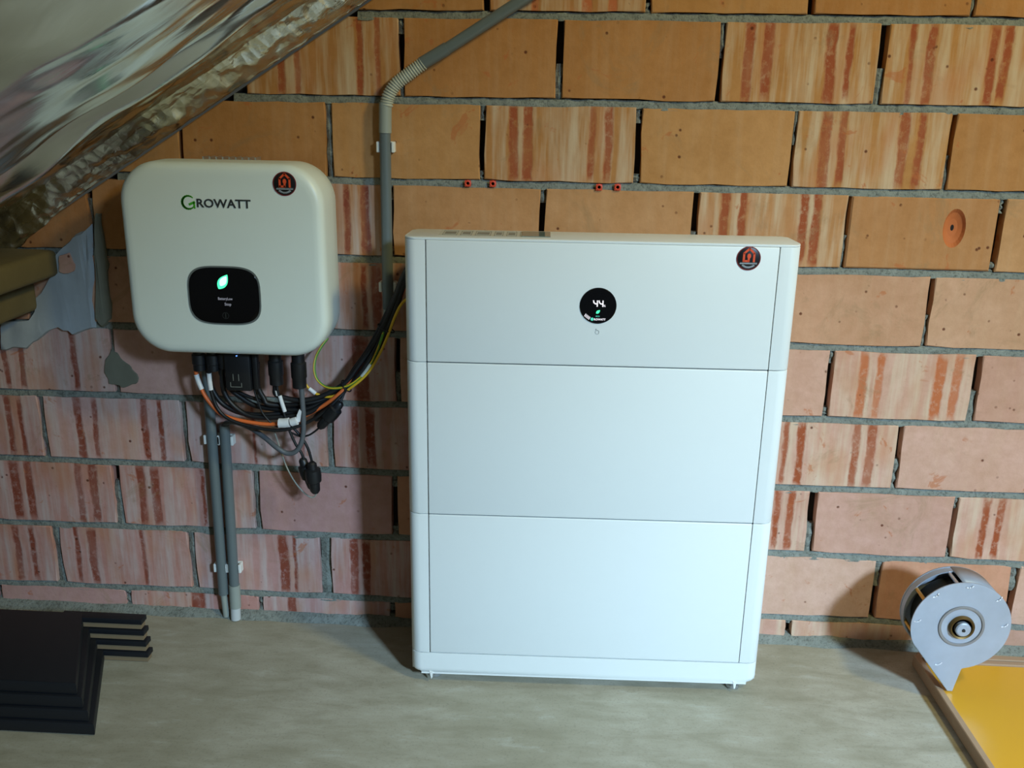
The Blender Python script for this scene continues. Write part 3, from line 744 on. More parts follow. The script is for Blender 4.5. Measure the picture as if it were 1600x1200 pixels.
for f in F: bm.faces.new([vv[i] for i in f])
body = bm_obj('housing', bm, CREAM, inv, True, 60)
box('mounting_bracket', ICX - 0.12, ICX + 0.12, -0.028, 0.0, 0.70, 0.93, STEEL, inv, 0.003)
hs = None
bm = bmesh.new()
for k in range(9): box_bm(ICX - 0.058 + 0.0125 * k, ICX - 0.055 + 0.0125 * k, -0.060, -0.030, 1.005, 1.0145, bm=bm)
bm_obj('heat_sink_fins', bm, STEEL, inv)
# display window: shallow rim and dark lens
dcx, dcz = -0.0940, 0.7670
o_ = superell(dcx, dcz, 0.0700, 0.0565, 3.6); i_ = superell(dcx, dcz, 0.0665, 0.0530, 3.6); l_ = superell(dcx, dcz, 0.0655, 0.0520, 3.6)
bm = bmesh.new(); n = len(o_)
R1 = [bm.verts.new((p[0], -0.1440, p[1])) for p in o_]; R2 = [bm.verts.new((p[0] * 0.99 + dcx * 0.01, -0.1464, p[1] * 0.99 + dcz * 0.01)) for p in o_]; R3 = [bm.verts.new((p[0], -0.1460, p[1])) for p in i_]; R4 = [bm.verts.new((p[0], -0.1440, p[1])) for p in i_]
for A, B in ((R1, R2), (R2, R3), (R3, R4)):
    for k in range(n): bm.faces.new((A[k], A[(k + 1) % n], B[(k + 1) % n], B[k]))
bm_obj('display_rim', bm, simple('grey_display_rim', lin(120, 126, 124), 0.3, 0.3, var=0.02), inv, True)
dsp = prism('display', i_, 'y', -0.1466, -0.1445, BLACKG, inv, 0.0008, 2)
dsp['label'] = 'dark glossy display with a lit green leaf'
yd = -0.1470
b_, _ = leaf_bm(-0.0945, 0.7935, 0.0330, 56, yd); bm_obj('leaf_icon', b_, LEDG, dsp)
b_, _ = leaf_bm(-0.0935, 0.7950, 0.0225, 56, yd - 0.0004); bm_obj('leaf_glow', b_, LEDW, dsp)
text_obj('status_text', 'BatteryLow', (-0.1065, yd, 0.7590), 0.0074, LCDD, dsp, 0.80, 0.0002)
text_obj('status_value', 'Stop', (-0.0945, yd, 0.7485), 0.0078, LCDD, dsp, 0.9, 0.0002)
bm = bmesh.new()
for k in range(12):
    a0, a1 = 2 * PI * k / 12, 2 * PI * (k + 1) / 12
    stroke(bm, (-0.094 + 0.006 * math.cos(a0), 0.7290 + 0.006 * math.sin(a0)), (-0.094 + 0.006 * math.cos(a1), 0.7290 + 0.006 * math.sin(a1)), 0.0008, yd)
stroke(bm, (-0.094, 0.725), (-0.094, 0.733), 0.0016, yd)
bm_obj('touch_button', bm, simple('dim_print', lin(48, 50, 50), 0.5), dsp)
# lettering
bm = bmesh.new(); gx, gz, gr = -0.1475, 0.9385, 0.0118
arc = [(gx + gr * math.cos(math.radians(a)), gz + gr * math.sin(math.radians(a))) for a in range(48, 336, 18)]
for k, (p, q) in enumerate(zip(arc[:-1], arc[1:])): stroke(bm, p, q, 0.0022 + 0.0022 * math.sin(PI * min(1, k / 14)), -0.1459)
stroke(bm, (gx + 0.0015, gz - 0.0035), (gx + 0.0105, gz + 0.0005), 0.0042, -0.1459); stroke(bm, (gx + 0.0100, gz - 0.0005), (gx + 0.0105, gz - 0.0100), 0.0032, -0.1459)
bm_obj('logo_initial', bm, LOGOG, inv)
text_obj('logo_lettering', 'ROWATT', (-0.1335, -0.1462, 0.9305), 0.0215, LOGOD, inv, 1.085, 0.0003, bold=0.0004)
sticker(inv, 0.0320, 0.9755, 0.0215, -0.1455); sticker_pieces(inv, 0.0320, 0.9755, 0.0215, -0.1455)
lathe('blue_indicator', [(0.0, 0.004), (0.0012, 0.003), (0.0012, 0.0)], (-0.0815, -0.1380, 0.6484), (0, -1, 0.2), LEDB, inv, 10)
# plugs and glands under the inverter
def gland(name, px, py, z_top, z_bot, r, y=-0.085, steps=True):
    x = px
    L = z_top - z_bot
    pr = [(r * 0.82, 0.0), (r * 0.82, L * 0.35), (r, L * 0.38), (r, L * 0.72), (r * 0.9, L * 0.75), (r * 0.9, L * 0.97), (r * 0.5, L), (0.0, L)]
    return lathe(name, pr, (x, y, z_top), (0.0, 0.0, -1), BLACK, inv, 18)
gland('solar_plug', -0.178, 0, 0.655, 0.600, 0.0135)
gland('solar_plug', -0.150, 0, 0.655, 0.600, 0.0135)
gland('solar_plug', -0.128, 0, 0.655, 0.606, 0.0115)
gland('cable_gland', -0.024, 0, 0.655, 0.575, 0.0150)
gland('cable_gland', 0.022, 0, 0.655, 0.570, 0.0155)
dg_ = bm_obj('data_dongle', box_bm(-0.121, -0.069, -0.105, -0.070, 0.566, 0.655, 0.004, 2), BLACK, inv, True); dg_['label'] = 'black data stick with small printed frames'
bm = bmesh.new()
for a, b in (((-0.104, 0.588), (-0.104, 0.601)), ((-0.093, 0.588), (-0.093, 0.601)), ((-0.110, 0.575), (-0.110, 0.584)), ((-0.110, 0.575), (-0.090, 0.575)), ((-0.088, 0.575), (-0.088, 0.583))):
    stroke(bm, a, b, 0.0010, -0.1055)
bm_obj('dongle_print', bm, LABELL, dg_)
cpl = box('aerial_stub', -0.067, -0.056, -0.10, -0.085, 0.568, 0.655, RUBBER, inv, 0.003, 2)

# ------------------------------------------------------------------ conduits
def clip(parent, x, z, r=0.0112, y=-0.016):
    """white snap clip: base block with two jaws either side of the pipe"""
    bm = bmesh.new()
    box_bm(x - 0.016, x + 0.016, -0.006, 0.0, z - 0.010, z + 0.010, 0.001, bm=bm)
    for s in (-1, 1):
        a, b = sorted((x + s * (r + 0.0002), x + s * (r + 0.0062)))
        box_bm(a, b, -0.022, -0.004, z - 0.010, z + 0.010, 0.0012, bm=bm)
    return bm_obj('pipe_clip', bm, WCLIP, parent)
def ribbed(name, pts, r, mat, parent, ribs):
    path = catmull(pts, 24); n = len(path); V = []; F = []; seg = 16; prev = Vector((0, -1, 0.01))
    L = [0.0]
    for i in range(1, n): L.append(L[-1] + (path[i] - path[i - 1]).length)
    m = ribs * 6; j = 0
    for i in range(m + 1):
        d = L[-1] * i / m
        while j < n - 2 and L[j + 1] < d: j += 1
        p = path[j].lerp(path[j + 1], (d - L[j]) / max(1e-9, L[j + 1] - L[j])); t = (path[j + 1] - path[j]).normalized()
        a = (prev - t * prev.dot(t)).normalized(); prev = a; b = t.cross(a)
        rr = r + 0.0022 * (0.5 - 0.5 * math.cos(2 * PI * i / 6)) - 0.0007
        for k in range(seg): V.append(p + (a * math.cos(2 * PI * k / seg) + b * math.sin(2 * PI * k / seg)) * rr)
    for i in range(m):
        for k in range(seg): F.append((i * seg + k, i * seg + (k + 1) % seg, (i + 1) * seg + (k + 1) % seg, (i + 1) * seg + k))
    return mesh_obj(name, V, F, mat, parent, True)
PY = -0.0185; PR = 0.0108
ca = tube('conduit', [(0.1925, PY, 1.070), (0.1915, PY, 0.905), (0.1905, PY, 0.722)], PR, PIPE, None, 20)
tag(ca, 'long grey conduit with a bend, running down the wall between inverter and battery tower', 'conduit')
tube('coupling_sleeve', [(0.1945, PY, 1.118), (0.1928, PY, 1.062)], PR + 0.0013, PIPEL, ca, 20)
ribbed('flexible_bend', [(0.1961, -0.0190, 1.1105), (0.2008, -0.0190, 1.1290), (0.2157, -0.0190, 1.1509), (0.2388, -0.0190, 1.1682), (0.2678, -0.0190, 1.1889)], PR + 0.0006, simple('pale_grey_flexible_pvc', lin(176, 178, 164), 0.5, var=0.03), ca, 22)
tube('sloping_pipe', [*[(0.2642, -0.0190, 1.1877), (0.3131, -0.0190, 1.2152), (0.4867, -0.0190, 1.3225)], ], PR, PIPE, ca, 20, curve=False)
tube('pipe_socket', [(0.2630, -0.0190, 1.1866), (0.3119, -0.0190, 1.2146)], PR + 0.0013, PIPE, ca, 20)
tube('pipe_end', [(0.1905, PY, 0.726), (0.1895, PY, 0.700)], PR - 0.0016, PIPEL, ca, 20)
clip(ca, 0.1928, 1.036); clip(ca, 0.1908, 0.766)
def straight(label, pts, clips, low_end):
    o = tube('conduit', pts, PR, PIPE, None, 20, curve=False); tag(o, label, 'conduit')
    for z in clips:
        t = (pts[0][2] - z) / (pts[0][2] - pts[-1][2]); clip(o, pts[0][0] + (pts[-1][0] - pts[0][0]) * t, z)
    return o
c1 = straight('left of the two straight grey conduits under the inverter', [(-0.1905, PY, 0.600), (-0.1945, PY, 0.062)], (0.428, 0.126), 0)
tube('pipe_end', [(-0.1945, PY, 0.064), (-0.194, PY + 0.004, 0.004)], 0.0070, PIPEL, c1, 16)
c2 = straight('right of the two straight grey conduits under the inverter, reaching the floor', [(-0.1625, PY, 0.462), (-0.1685, PY, 0.080)], (0.427, 0.126), 0)
tube('coupling_sleeve', [(-0.1683, PY, 0.086), (-0.1695, PY, 0.030)], PR + 0.0014, PIPEL, c2, 20)
tube('pipe_end', [(-0.1695, PY, 0.040), (-0.1703, PY - 0.002, 0.0008)], PR + 0.0002, PIPEW, c2, 20)

# ------------------------------------------------------------------ cables under the inverter
def cable(name, pts, r, mat, label, cat='cable', group=None, sub=6):
    o = tube(name, pts, r, mat, None, 10, sub); tag(o, label, cat, group); return o
def sleeve(name, pts, r, mat, parent, label=None):
    o = tube(name, pts, r, mat, parent, 12, 4)
    if label: o['label'] = label
    return o
oc = cable('orange_cable', [(-0.1853, -0.0850, 0.6251), (-0.1870, -0.0850, 0.6052), (-0.1828, -0.0850, 0.5774), (-0.1699, -0.0850, 0.5442), (-0.1437, -0.0880, 0.5136), (-0.1183, -0.0880, 0.5022), (-0.0807, -0.0880, 0.4954), (-0.0442, -0.0880, 0.4927), (-0.0112, -0.0880, 0.4980), (0.0249, -0.0750, 0.5084), (0.0651, -0.0750, 0.5317), (0.0987, -0.0750, 0.5585), (0.1305, -0.0620, 0.5918), (0.1687, -0.0580, 0.6476), (0.1976, -0.0550, 0.7012), (0.2302, -0.0600, 0.7709), (0.2537, -0.0700, 0.8134)], 0.0040, ORANGE, 'orange cable curving below the inverter into the black bundle')
sleeve('cable_tag', [(-0.1862, -0.0850, 0.5919), (-0.1828, -0.0850, 0.5774), (-0.1776, -0.0850, 0.5614)], 0.0050, TAG, oc, 'white tag on the orange cable')
k2 = cable('black_cable', [(-0.1551, -0.0920, 0.6307), (-0.1572, -0.0920, 0.5884), (-0.1557, -0.0920, 0.5591), (-0.1442, -0.0920, 0.5217), (-0.1177, -0.0940, 0.5003), (-0.0689, -0.0940, 0.4870), (-0.0168, -0.0940, 0.4835), (0.0336, -0.0850, 0.4986), (0.0807, -0.0850, 0.5329), (0.1174, -0.0700, 0.5723), (0.1537, -0.0700, 0.6188), (0.1866, -0.0600, 0.6800), (0.2264, -0.0600, 0.7708), (0.2486, -0.0700, 0.8071)], 0.0036, RUBBER, 'black cable with a single long white tag hanging beside the orange one')
sleeve('cable_tag', [(-0.1571, -0.0920, 0.5976), (-0.1571, -0.0920, 0.5817), (-0.1560, -0.0920, 0.5631)], 0.0048, TAG, k2, 'white tag on the black cable')
k3 = cable('black_cable', [(-0.1423, -0.0750, 0.6263), (-0.1389, -0.0750, 0.5865), (-0.1197, -0.0750, 0.5630), (-0.0818, -0.0750, 0.5441), (-0.0250, -0.0750, 0.5312), (0.0328, -0.0750, 0.5359), (0.0776, -0.0650, 0.5478), (0.1150, -0.0650, 0.5734), (0.1501, -0.0650, 0.6172), (0.1804, -0.0550, 0.6733), (0.2205, -0.0550, 0.7671), (0.2412, -0.0550, 0.8041)], 0.0036, RUBBER, 'black cable sagging just under the data stick, highest of the crossing cables')
k4 = cable('black_wire', [(-0.0585, -0.0880, 0.6353), (-0.0587, -0.0880, 0.5932), (-0.0693, -0.0880, 0.5688), (-0.0623, -0.0880, 0.5368), (-0.0534, -0.0880, 0.5128), (-0.0338, -0.0880, 0.4917), (-0.0107, -0.0880, 0.4843)], 0.0018, RUBBER, 'thin black wire hanging right of the data stick', 'wire')
k5 = cable('black_cable', [(-0.0241, -0.0850, 0.5828), (-0.0228, -0.0850, 0.5615), (-0.0179, -0.0850, 0.5347), (-0.0114, -0.0850, 0.5106), (-0.0039, -0.0850, 0.4808), (0.0076, -0.0850, 0.4508), (0.0185, -0.0850, 0.4318), (0.0241, -0.0850, 0.4125)], 0.0028, RUBBER, 'black cable with white tags from the middle gland to the hanging plugs')
sleeve('cable_tag', [(-0.0194, -0.0850, 0.5535), (-0.0157, -0.0850, 0.5375), (-0.0109, -0.0850, 0.5201)], 0.0042, TAG, k5, 'white tag')
sleeve('cable_tag', [(-0.0256, -0.0840, 0.5637), (-0.0236, -0.0840, 0.5531)], 0.0036, TAG, k5, 'short white tag')
k6 = cable('grey_cable', [(0.0255, -0.0870, 0.5851), (0.0264, -0.0870, 0.5504), (0.0271, -0.0870, 0.5127), (0.0254, -0.0870, 0.4798), (0.0188, -0.0870, 0.4520), (0.0060, -0.0870, 0.4349), (-0.0113, -0.0870, 0.4314), (-0.0317, -0.0870, 0.4431), (-0.0583, -0.0750, 0.4584), (-0.0915, -0.0600, 0.4726), (-0.1301, -0.0400, 0.4766), (-0.1582, -0.0240, 0.4670), (-0.1657, -0.0185, 0.4476), (-0.1661, -0.0185, 0.4246)], 0.0052, GREYC, 'thick grey cable looping from the right gland into the right lower conduit')
k7 = cable('black_cable', [(-0.0105, -0.0800, 0.5061), (0.0027, -0.0800, 0.4847), (0.0175, -0.0800, 0.4660), (0.0296, -0.0800, 0.4442), (0.0363, -0.0800, 0.4194), (0.0383, -0.0800, 0.4054)], 0.0028, RUBBER, 'short black cable dropping to the right hanging plug')
k8 = cable('pale_wire', [(-0.0447, -0.0700, 0.4904), (-0.0360, -0.0700, 0.4574), (-0.0273, -0.0700, 0.4241), (-0.0184, -0.0700, 0.3934), (-0.0039, -0.0700, 0.3626), (0.0137, -0.0700, 0.3389), (0.0293, -0.0700, 0.3280), (0.0390, -0.0700, 0.3327), (0.0417, -0.0700, 0.3472)], 0.0016, simple('pale_grey_wire', lin(150, 150, 138), 0.5), 'thin pale grey wire looping lowest, below the hanging plugs', 'wire')
def plug(name, a, b, r, label):
    a = Vector(a); b = Vector(b); d = b - a; L = d.length
    o = lathe(name, [(r * 0.35, 0.0), (r * 0.55, L * 0.05), (r * 0.62, L * 0.2), (r * 0.95, L * 0.24), (r, L * 0.45), (r * 0.92, L * 0.62), (r * 0.70, L * 0.66), (r * 0.62, L * 0.92), (r * 0.4, L), (0, L)], a, d, BLACK, None, 16)
    return tag(o, label, 'plug')
plug('cable_plug', (0.0184, -0.0820, 0.4194), (0.0371, -0.0800, 0.3514), 0.0150, 'left of the two black cable plugs hanging lowest under the inverter')
plug('cable_plug', (0.0424, -0.0980, 0.4184), (0.0460, -0.0940, 0.3493), 0.0165, 'right of the two black cable plugs hanging lowest under the inverter')
plug('cable_plug', (0.1043, -0.0850, 0.5432), (0.0566, -0.0800, 0.4867), 0.0150, 'black plug slanting in the bundle right of the grey cable, front one')
plug('cable_plug', (0.0817, -0.0620, 0.5361), (0.0431, -0.0620, 0.4963), 0.0125, 'black plug slanting behind the front plug beside the grey cable')
cable('black_cable', [(0.1134, -0.0750, 0.5711), (0.1077, -0.0750, 0.5575), (0.1011, -0.0830, 0.5397)], 0.0026, RUBBER, 'short black cable from the tied bundle to the slanting plug')
cable('black_cable', [(0.0579, -0.0800, 0.4881), (0.0470, -0.0800, 0.4781), (0.0335, -0.0800, 0.4693), (0.0175, -0.0800, 0.4660), (-0.0018, -0.0800, 0.4735)], 0.0020, RUBBER, 'short black cable leaving the lower end of the slanting plug')
BG = 'black cables of the tied bundle'
for pts, lab_ in (
    ([(-0.1411, -0.0700, 0.6144), (-0.1339, -0.0700, 0.5717), (-0.1020, -0.0700, 0.5404), (-0.0638, -0.0700, 0.5226), (0.0181, -0.0720, 0.5208), (0.0631, -0.0660, 0.5381), (0.1086, -0.0600, 0.5703), (0.1374, -0.0560, 0.6036), (0.1667, -0.0540, 0.6477), (0.1934, -0.0530, 0.7006), (0.2152, -0.0550, 0.7517), (0.2348, -0.0620, 0.7990), (0.2544, -0.0720, 0.8384)], 'innermost black cable of the tied bundle, from under the data stick'),
    ([(-0.0621, -0.0800, 0.6198), (-0.0651, -0.0800, 0.5745), (-0.0539, -0.0800, 0.5453), (-0.0417, -0.0800, 0.5322), (0.0169, -0.0660, 0.5297), (0.0618, -0.0600, 0.5429), (0.1036, -0.0540, 0.5716), (0.1271, -0.0500, 0.6055), (0.1564, -0.0480, 0.6478), (0.1833, -0.0470, 0.6988), (0.2087, -0.0490, 0.7503), (0.2294, -0.0560, 0.7978), (0.2534, -0.0660, 0.8374)], 'black cable of the tied bundle starting right of the data stick'),
    ([(-0.1330, -0.0820, 0.6127), (-0.1334, -0.0820, 0.5567), (-0.1073, -0.0820, 0.5197), (-0.0663, -0.0820, 0.5048), (0.0193, -0.0780, 0.5120), (0.0644, -0.0720, 0.5334), (0.1130, -0.0660, 0.5689), (0.1464, -0.0620, 0.6016), (0.1756, -0.0600, 0.6477), (0.2022, -0.0590, 0.7023), (0.2208, -0.0610, 0.7532), (0.2395, -0.0680, 0.8003), (0.2553, -0.0780, 0.8394)], 'lower black cable of the tied bundle, sagging under the others'),
    ([(-0.0256, -0.0800, 0.5839), (-0.0291, -0.0800, 0.5677), (-0.0249, -0.0800, 0.5517), (0.0209, -0.0780, 0.5425), (0.0653, -0.0720, 0.5523), (0.1087, -0.0660, 0.5782), (0.1351, -0.0620, 0.6124), (0.1642, -0.0600, 0.6528), (0.1908, -0.0590, 0.7019), (0.2140, -0.0610, 0.7530), (0.2340, -0.0680, 0.8001), (0.2553, -0.0780, 0.8394)], 'upper black cable of the tied bundle, from the middle gland'),
    ([(-0.1667, -0.0780, 0.6158), (-0.1603, -0.0780, 0.5652), (-0.1346, -0.0780, 0.5255), (-0.0779, -0.0780, 0.5084), (0.0165, -0.0670, 0.5169), (0.0617, -0.0610, 0.5351), (0.1115, -0.0550, 0.5681), (0.1466, -0.0510, 0.6016), (0.1759, -0.0490, 0.6463), (0.2026, -0.0480, 0.6996), (0.2203, -0.0500, 0.7508), (0.2389, -0.0570, 0.7982), (0.2536, -0.0670, 0.8376)], 'black cable of the tied bundle starting beside the solar plugs'),
    ):
    cable('black_cable', pts, 0.0052, RUBBER, lab_, group=BG)

gy = cable('earth_wire', [(0.0685, -0.0300, 0.6608), (0.0558, -0.0450, 0.6418), (0.0494, -0.0580, 0.6252), (0.0479, -0.0660, 0.6035), (0.0557, -0.0700, 0.5823), (0.0777, -0.0720, 0.5689), (0.1114, -0.0720, 0.5728), (0.1387, -0.0700, 0.5904), (0.1596, -0.0680, 0.6158), (0.1768, -0.0660, 0.6500), (0.1883, -0.0620, 0.6832), (0.1901, -0.0350, 0.7027), (0.1894, -0.0200, 0.7122)], 0.0027, GREEN, 'green and yellow earth wire looping beside the inverter corner', 'wire')
tube('yellow_stripe', [(p[0] - 0.0006, p[1] - 0.0018, p[2] + 0.0004) for p in [(0.0685, -0.0300, 0.6608), (0.0558, -0.0450, 0.6418), (0.0494, -0.0580, 0.6252), (0.0479, -0.0660, 0.6035), (0.0557, -0.0700, 0.5823), (0.0777, -0.0720, 0.5689), (0.1114, -0.0720, 0.5728), (0.1387, -0.0700, 0.5904), (0.1596, -0.0680, 0.6158), (0.1768, -0.0660, 0.6500), (0.1883, -0.0620, 0.6832)]], 0.0014, YELLOW, gy, 8)
yw = cable('yellow_wire', [(0.0300, -0.0720, 0.5753), (0.0386, -0.0720, 0.5649), (0.0537, -0.0720, 0.5546), (0.0769, -0.0720, 0.5500), (0.1032, -0.0720, 0.5591), (0.1323, -0.0720, 0.5788), (0.1588, -0.0720, 0.6050), (0.1816, -0.0720, 0.6426), (0.1983, -0.0680, 0.6798), (0.2103, -0.0680, 0.7111), (0.2222, -0.0680, 0.7369), (0.2324, -0.0680, 0.7499), (0.2500, -0.0750, 0.7620)], 0.0027, YELLOW, 'yellow wire running along the lower edge of the black bundle to the tower', 'wire')
sleeve('cable_tag', [(0.0379, -0.0740, 0.5668), (0.0441, -0.0740, 0.5617), (0.0504, -0.0740, 0.5565)], 0.0042, TAG, yw, 'white tag on the yellow wire')
sleeve('cable_tag', [(0.1440, -0.0700, 0.5946), (0.1534, -0.0700, 0.6069), (0.1627, -0.0700, 0.6204)], 0.0036, LABELP, yw, 'pale printed label')
def ring(name, c, d, r, label, rt=0.0013):
    c = Vector(c); d = Vector(d).normalized(); a = Vector((0, -1, 0)); a = (a - d * a.dot(d)).normalized(); b = d.cross(a)
    pts = [c + (a * math.cos(2 * PI * k / 20) * r[1] + b * math.sin(2 * PI * k / 20) * r[0]) for k in range(21)]
    o = tube(name, pts, rt, BLACK, None, 8, 2); tag(o, label, 'cable tie'); return o
ring('cable_tie', (0.1104, -0.0620, 0.5710), (0.75, 0, 0.62), (0.0135, 0.0160), 'black cable tie at the lower bend of the bundle')
ring('cable_tie', (0.1925, -0.0560, 0.6909), (0.42, 0, 0.9), (0.0175, 0.0150), 'black cable tie around the rising bundle below the conduit end')
wt = sleeve('paper_cable_tag', [(-0.0209, -0.0950, 0.4987), (-0.0104, -0.0950, 0.4991), (0.0001, -0.0950, 0.5009)], 0.0098, TAG, None); tag(wt, 'left white paper tag wrapped round the orange cable end', 'tag')
wt = sleeve('paper_cable_tag', [(0.0040, -0.0950, 0.5010), (0.0106, -0.0950, 0.5033), (0.0159, -0.0950, 0.5049)], 0.0085, TAG, None); tag(wt, 'middle white paper tag wrapped beside the orange cable end', 'tag')
bm = bmesh.new(); c_ = Vector((0.0186, -0.0940, 0.5121))
fan = [(-0.004, -0.010), (0.003, -0.010), (0.007, 0.012), (0.003, 0.017), (-0.003, 0.004)]
A = [bm.verts.new((c_.x + p[0], c_.y, c_.z + p[1])) for p in fan]; B = [bm.verts.new((c_.x + p[0], c_.y + 0.0012, c_.z + p[1])) for p in fan]
bm.faces.new(A); bm.faces.new(B[::-1])
for i in range(5): bm.faces.new((A[i], B[i], B[(i + 1) % 5], A[(i + 1) % 5]))
tag(bm_obj('paper_cable_tag', bm, TAG), 'right white paper tag with a pointed end, beside the grey cable', 'tag')

# ------------------------------------------------------------------ red wall plugs in the bed joint
for c, lab in (((0.3485, -0.0030, 0.9701), 'red wall plug in the mortar joint, first from the grey conduit'), ((0.3968, -0.0030, 0.9705), 'red wall plug in the mortar joint, second from the grey conduit'),
               ((0.6009, -0.0030, 0.9683), 'red wall plug in the mortar joint, third from the grey conduit'), ((0.6362, -0.0030, 0.9691), 'red wall plug in the mortar joint, farthest from the grey conduit')):
    p = lathe('wall_plug', [(0.0030, -0.006), (0.0030, 0.0022), (0.0042, 0.0032), (0.0062, 0.0026), (0.0068, 0.0), (0.0050, -0.001), (0.0046, -0.02)], c, (0, -1, 0), PLUG, None, 14)
    bm = bmesh.new()
    for k in range(4):
        a = PI / 4 + PI / 2 * k
        box_bm(c[0] + 0.0066 * math.cos(a) - 0.0012, c[0] + 0.0066 * math.cos(a) + 0.0012, c[1] - 0.0024, c[1] + 0.001, c[2] + 0.0066 * math.sin(a) - 0.0012, c[2] + 0.0066 * math.sin(a) + 0.0012, bm=bm)
    bm_obj('plug_fin', bm, PLUG, p)
    lathe('plug_bore', [(0.0, 0.0), (0.0029, 0.0)], (c[0], c[1] + 0.004, c[2]), (0, -1, 0), HOLE, p, 12)
    tag(p, lab, 'wall plug')

# ------------------------------------------------------------------ stack of black trays on the floor, left
ZT = 0.0255
for k, nm in enumerate(('lowest black tray of the stack on the floor', 'second black tray from the bottom of the stack', 'third black tray from the bottom of the stack', 'topmost black tray of the stack on the floor')):
    t = empty('black_tray', (-0.55, -0.25, ZT * k)); tag(t, nm, 'tray', 'stacked black trays')
    d = 0.010 * k; z0, z1 = 0.0005, ZT - 0.0005
    q = lambda pts: [(x + 0.55, y + 0.25) for x, y in pts]
    prism('tray_body', q([(-0.80, -0.436 + d * 0.4), (-0.291 - d, -0.433 + d * 0.4), (-0.392 - d * 1.2, -0.184), (-0.80, -0.184)]), 'z', z0, z1, TRAYM, t, 0.0035, 2)
    prism('tray_lip', q([(-0.440 - d, -0.202), (-0.291 - 0.002 * k, -0.202), (-0.291 - 0.002 * k, -0.178), (-0.440 - d, -0.178)]), 'z', z1 - 0.0125, z1 - 0.001, TRAYM, t, 0.0015, 2)
    prism('spacer_block', q([(-0.440 - d, -0.199), (-0.294 - 0.002 * k, -0.199), (-0.294 - 0.002 * k, -0.180), (-0.440 - d, -0.180)]), 'z', z0, z1 - 0.0125, CARD, t, 0.001, 1)['label'] = 'brown spacer'

# ------------------------------------------------------------------ yellow board on the floor, right
bd = empty('yellow_board', (1.295, -0.09, 0.0)); tag(bd, 'glossy yellow board with brown edges lying on the floor by the right edge', 'board')
TH = 0.028
box('board_panel', 0.016, 0.70, -0.95, -0.014, 0.004, TH - 0.002, YBOARD, bd, 0.0015)
e1 = prism('edge_strip', [(0.002, 0.012), (0.028, -0.98), (0.041, -0.98), (0.015, 0.012)], 'z', 0.001, TH, EDGEW, bd, 0.0015, 1, False)
box('edge_strip', 0.016, 0.70, -0.014, 0.000, 0.001, TH + 0.001, EDGEW, bd, 0.0015)
box('edge_strip', 0.016, 0.70, 0.018, 0.034, 0.001, TH - 0.008, EDGEW, bd, 0.0015)

# ------------------------------------------------------------------ metal blower resting on the board
bl = empty('metal_blower', (1.321, -0.205, TH)); tag(bl, 'round grey sheet-metal blower with pointed tail, standing on the yellow board', 'blower')
bx, bz, bR = 1.322 - 1.321, 0.1735 - TH, 0.0935
circ = []
pa = ((1.3221, -0.2050, 0.0270)[0] - 1.321, 0.0005)
a_l, a_r = math.radians(208), math.radians(279)
for i in range(64):
    a = a_r + (2 * PI - (a_r - a_l)) * i / 63; circ.append((bx + bR * math.cos(a), bz + bR * math.sin(a)))
circ += [(pa[0] - 0.004, pa[1]), (pa[0] + 0.006, pa[1])]
prism('front_plate', circ, 'y', 0.0, 0.0025, GALV, bl, 0.0008, 1)
lathe('rear_plate', [(0.0, 0.0), (bR * 0.985, 0.0), (bR * 0.985, 0.003), (0, 0.003)], (bx, 0.066, bz), (0, 1, 0), GALV, bl, 56)
lathe('housing_band', [(bR * 0.975, 0.0), (bR * 0.975, 0.018), (bR * 0.95, 0.018), (bR * 0.95, 0.0), (bR * 0.975, 0.0)], (bx, 0.050, bz), (0, 1, 0), GALV, bl, 56, cap=False)
lathe('rotor', [(bR * 0.80, 0.0), (bR * 0.80, 0.052), (bR * 0.5, 0.056)], (bx, 0.006, bz), (0, 1, 0), DARKM, bl, 40)
for k, a in enumerate((100, 146, 196, 240, 300, 350, 55)):
    a = math.radians(a); r_ = bR * 0.93
    lathe('spacer_post', [(0.0035, 0.0), (0.0035, 0.064)], (bx + r_ * math.cos(a), 0.002, bz + r_ * math.sin(a)), (0, 1, 0), BRASS if k in (1, 2) else STEEL, bl, 10)
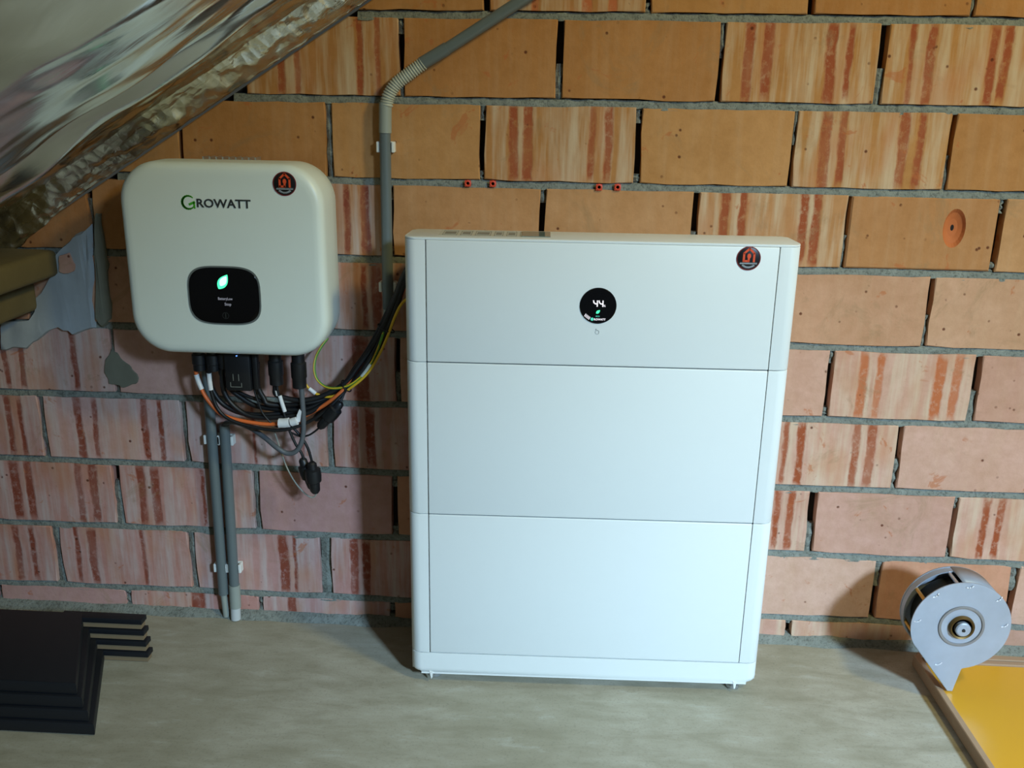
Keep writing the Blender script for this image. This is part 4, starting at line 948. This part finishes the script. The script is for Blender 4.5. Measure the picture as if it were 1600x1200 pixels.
# curved sheet over the right half of the drum
V = []; F = []; n = 28
for i in range(n + 1):
    a = math.radians(-70 + 165 * i / n)
    for y in (0.002, 0.066): V.append((bx + bR * 0.985 * math.cos(a), y, bz + bR * 0.985 * math.sin(a)))
for i in range(n): F.append((2 * i, 2 * i + 1, 2 * i + 3, 2 * i + 2))
sh = mesh_obj('casing_sheet', V, F, GALV, bl, True); sm = sh.modifiers.new('thickness', 'SOLIDIFY'); sm.thickness = 0.0012
gx_, gz_ = bx + 0.001, bz
lathe('pressed_ring', [(bR * 0.40, 0.0), (bR * 0.41, 0.0022), (bR * 0.43, 0.0026), (bR * 0.46, 0.0022), (bR * 0.47, 0.0)], (gx_, 0.0, gz_), (0, -1, 0), simple('dull_ring', lin(140, 138, 138), 0.5, 0.5, var=0.1), bl, 48, cap=False)
lathe('hub_ring', [(bR * 0.20, -0.001), (bR * 0.205, 0.006), (bR * 0.235, 0.008), (bR * 0.255, 0.005), (bR * 0.26, -0.001)], (gx_, 0.0, gz_ - 0.001), (0, -1, 0), simple('worn_brass_rim', lin(120, 92, 48), 0.5, 0.7, var=0.2), bl, 40, cap=False)
lathe('hub_recess', [(0.0, 0.0008), (bR * 0.205, 0.0008)], (gx_, 0.0, gz_ - 0.001), (0, -1, 0), DARKM, bl, 40)
hub = lathe('hub_cap', [(0.0, 0.010), (bR * 0.13, 0.010), (bR * 0.155, 0.008), (bR * 0.155, 0.0)], (gx_ + 0.001, 0.0, gz_ - 0.003), (0, -1, 0), GALV, bl, 32)
lathe('screw', [(0.0, 0.0022), (0.0032, 0.0018), (0.0036, 0.0)], (gx_ + 0.001, -0.010, gz_ - 0.003), (0, -1, 0), DARKM, hub, 6)
for px_, py_, tilt in ((-0.083, 0.008, 10), (0.081, 0.006, 25), (-0.030, -0.084, 15), (0.062, 0.062, 40), (0.004, 0.085, 10), (-0.056, 0.064, 35)):
    bm = bmesh.new(); c, s = math.cos(math.radians(tilt)), math.sin(math.radians(tilt))
    p0 = [(-0.006, 0), (-0.002, -0.0014), (0.003, -0.0008), (0.006, 0.0015)]
    for a, b in zip(p0[:-1], p0[1:]):
        stroke(bm, (bx + px_ + a[0] * c - a[1] * s, bz + py_ + a[0] * s + a[1] * c), (bx + px_ + b[0] * c - b[1] * s, bz + py_ + b[0] * s + b[1] * c), 0.0024, -0.0016)
    bm_obj('fold_tab', bm, STEEL, bl)
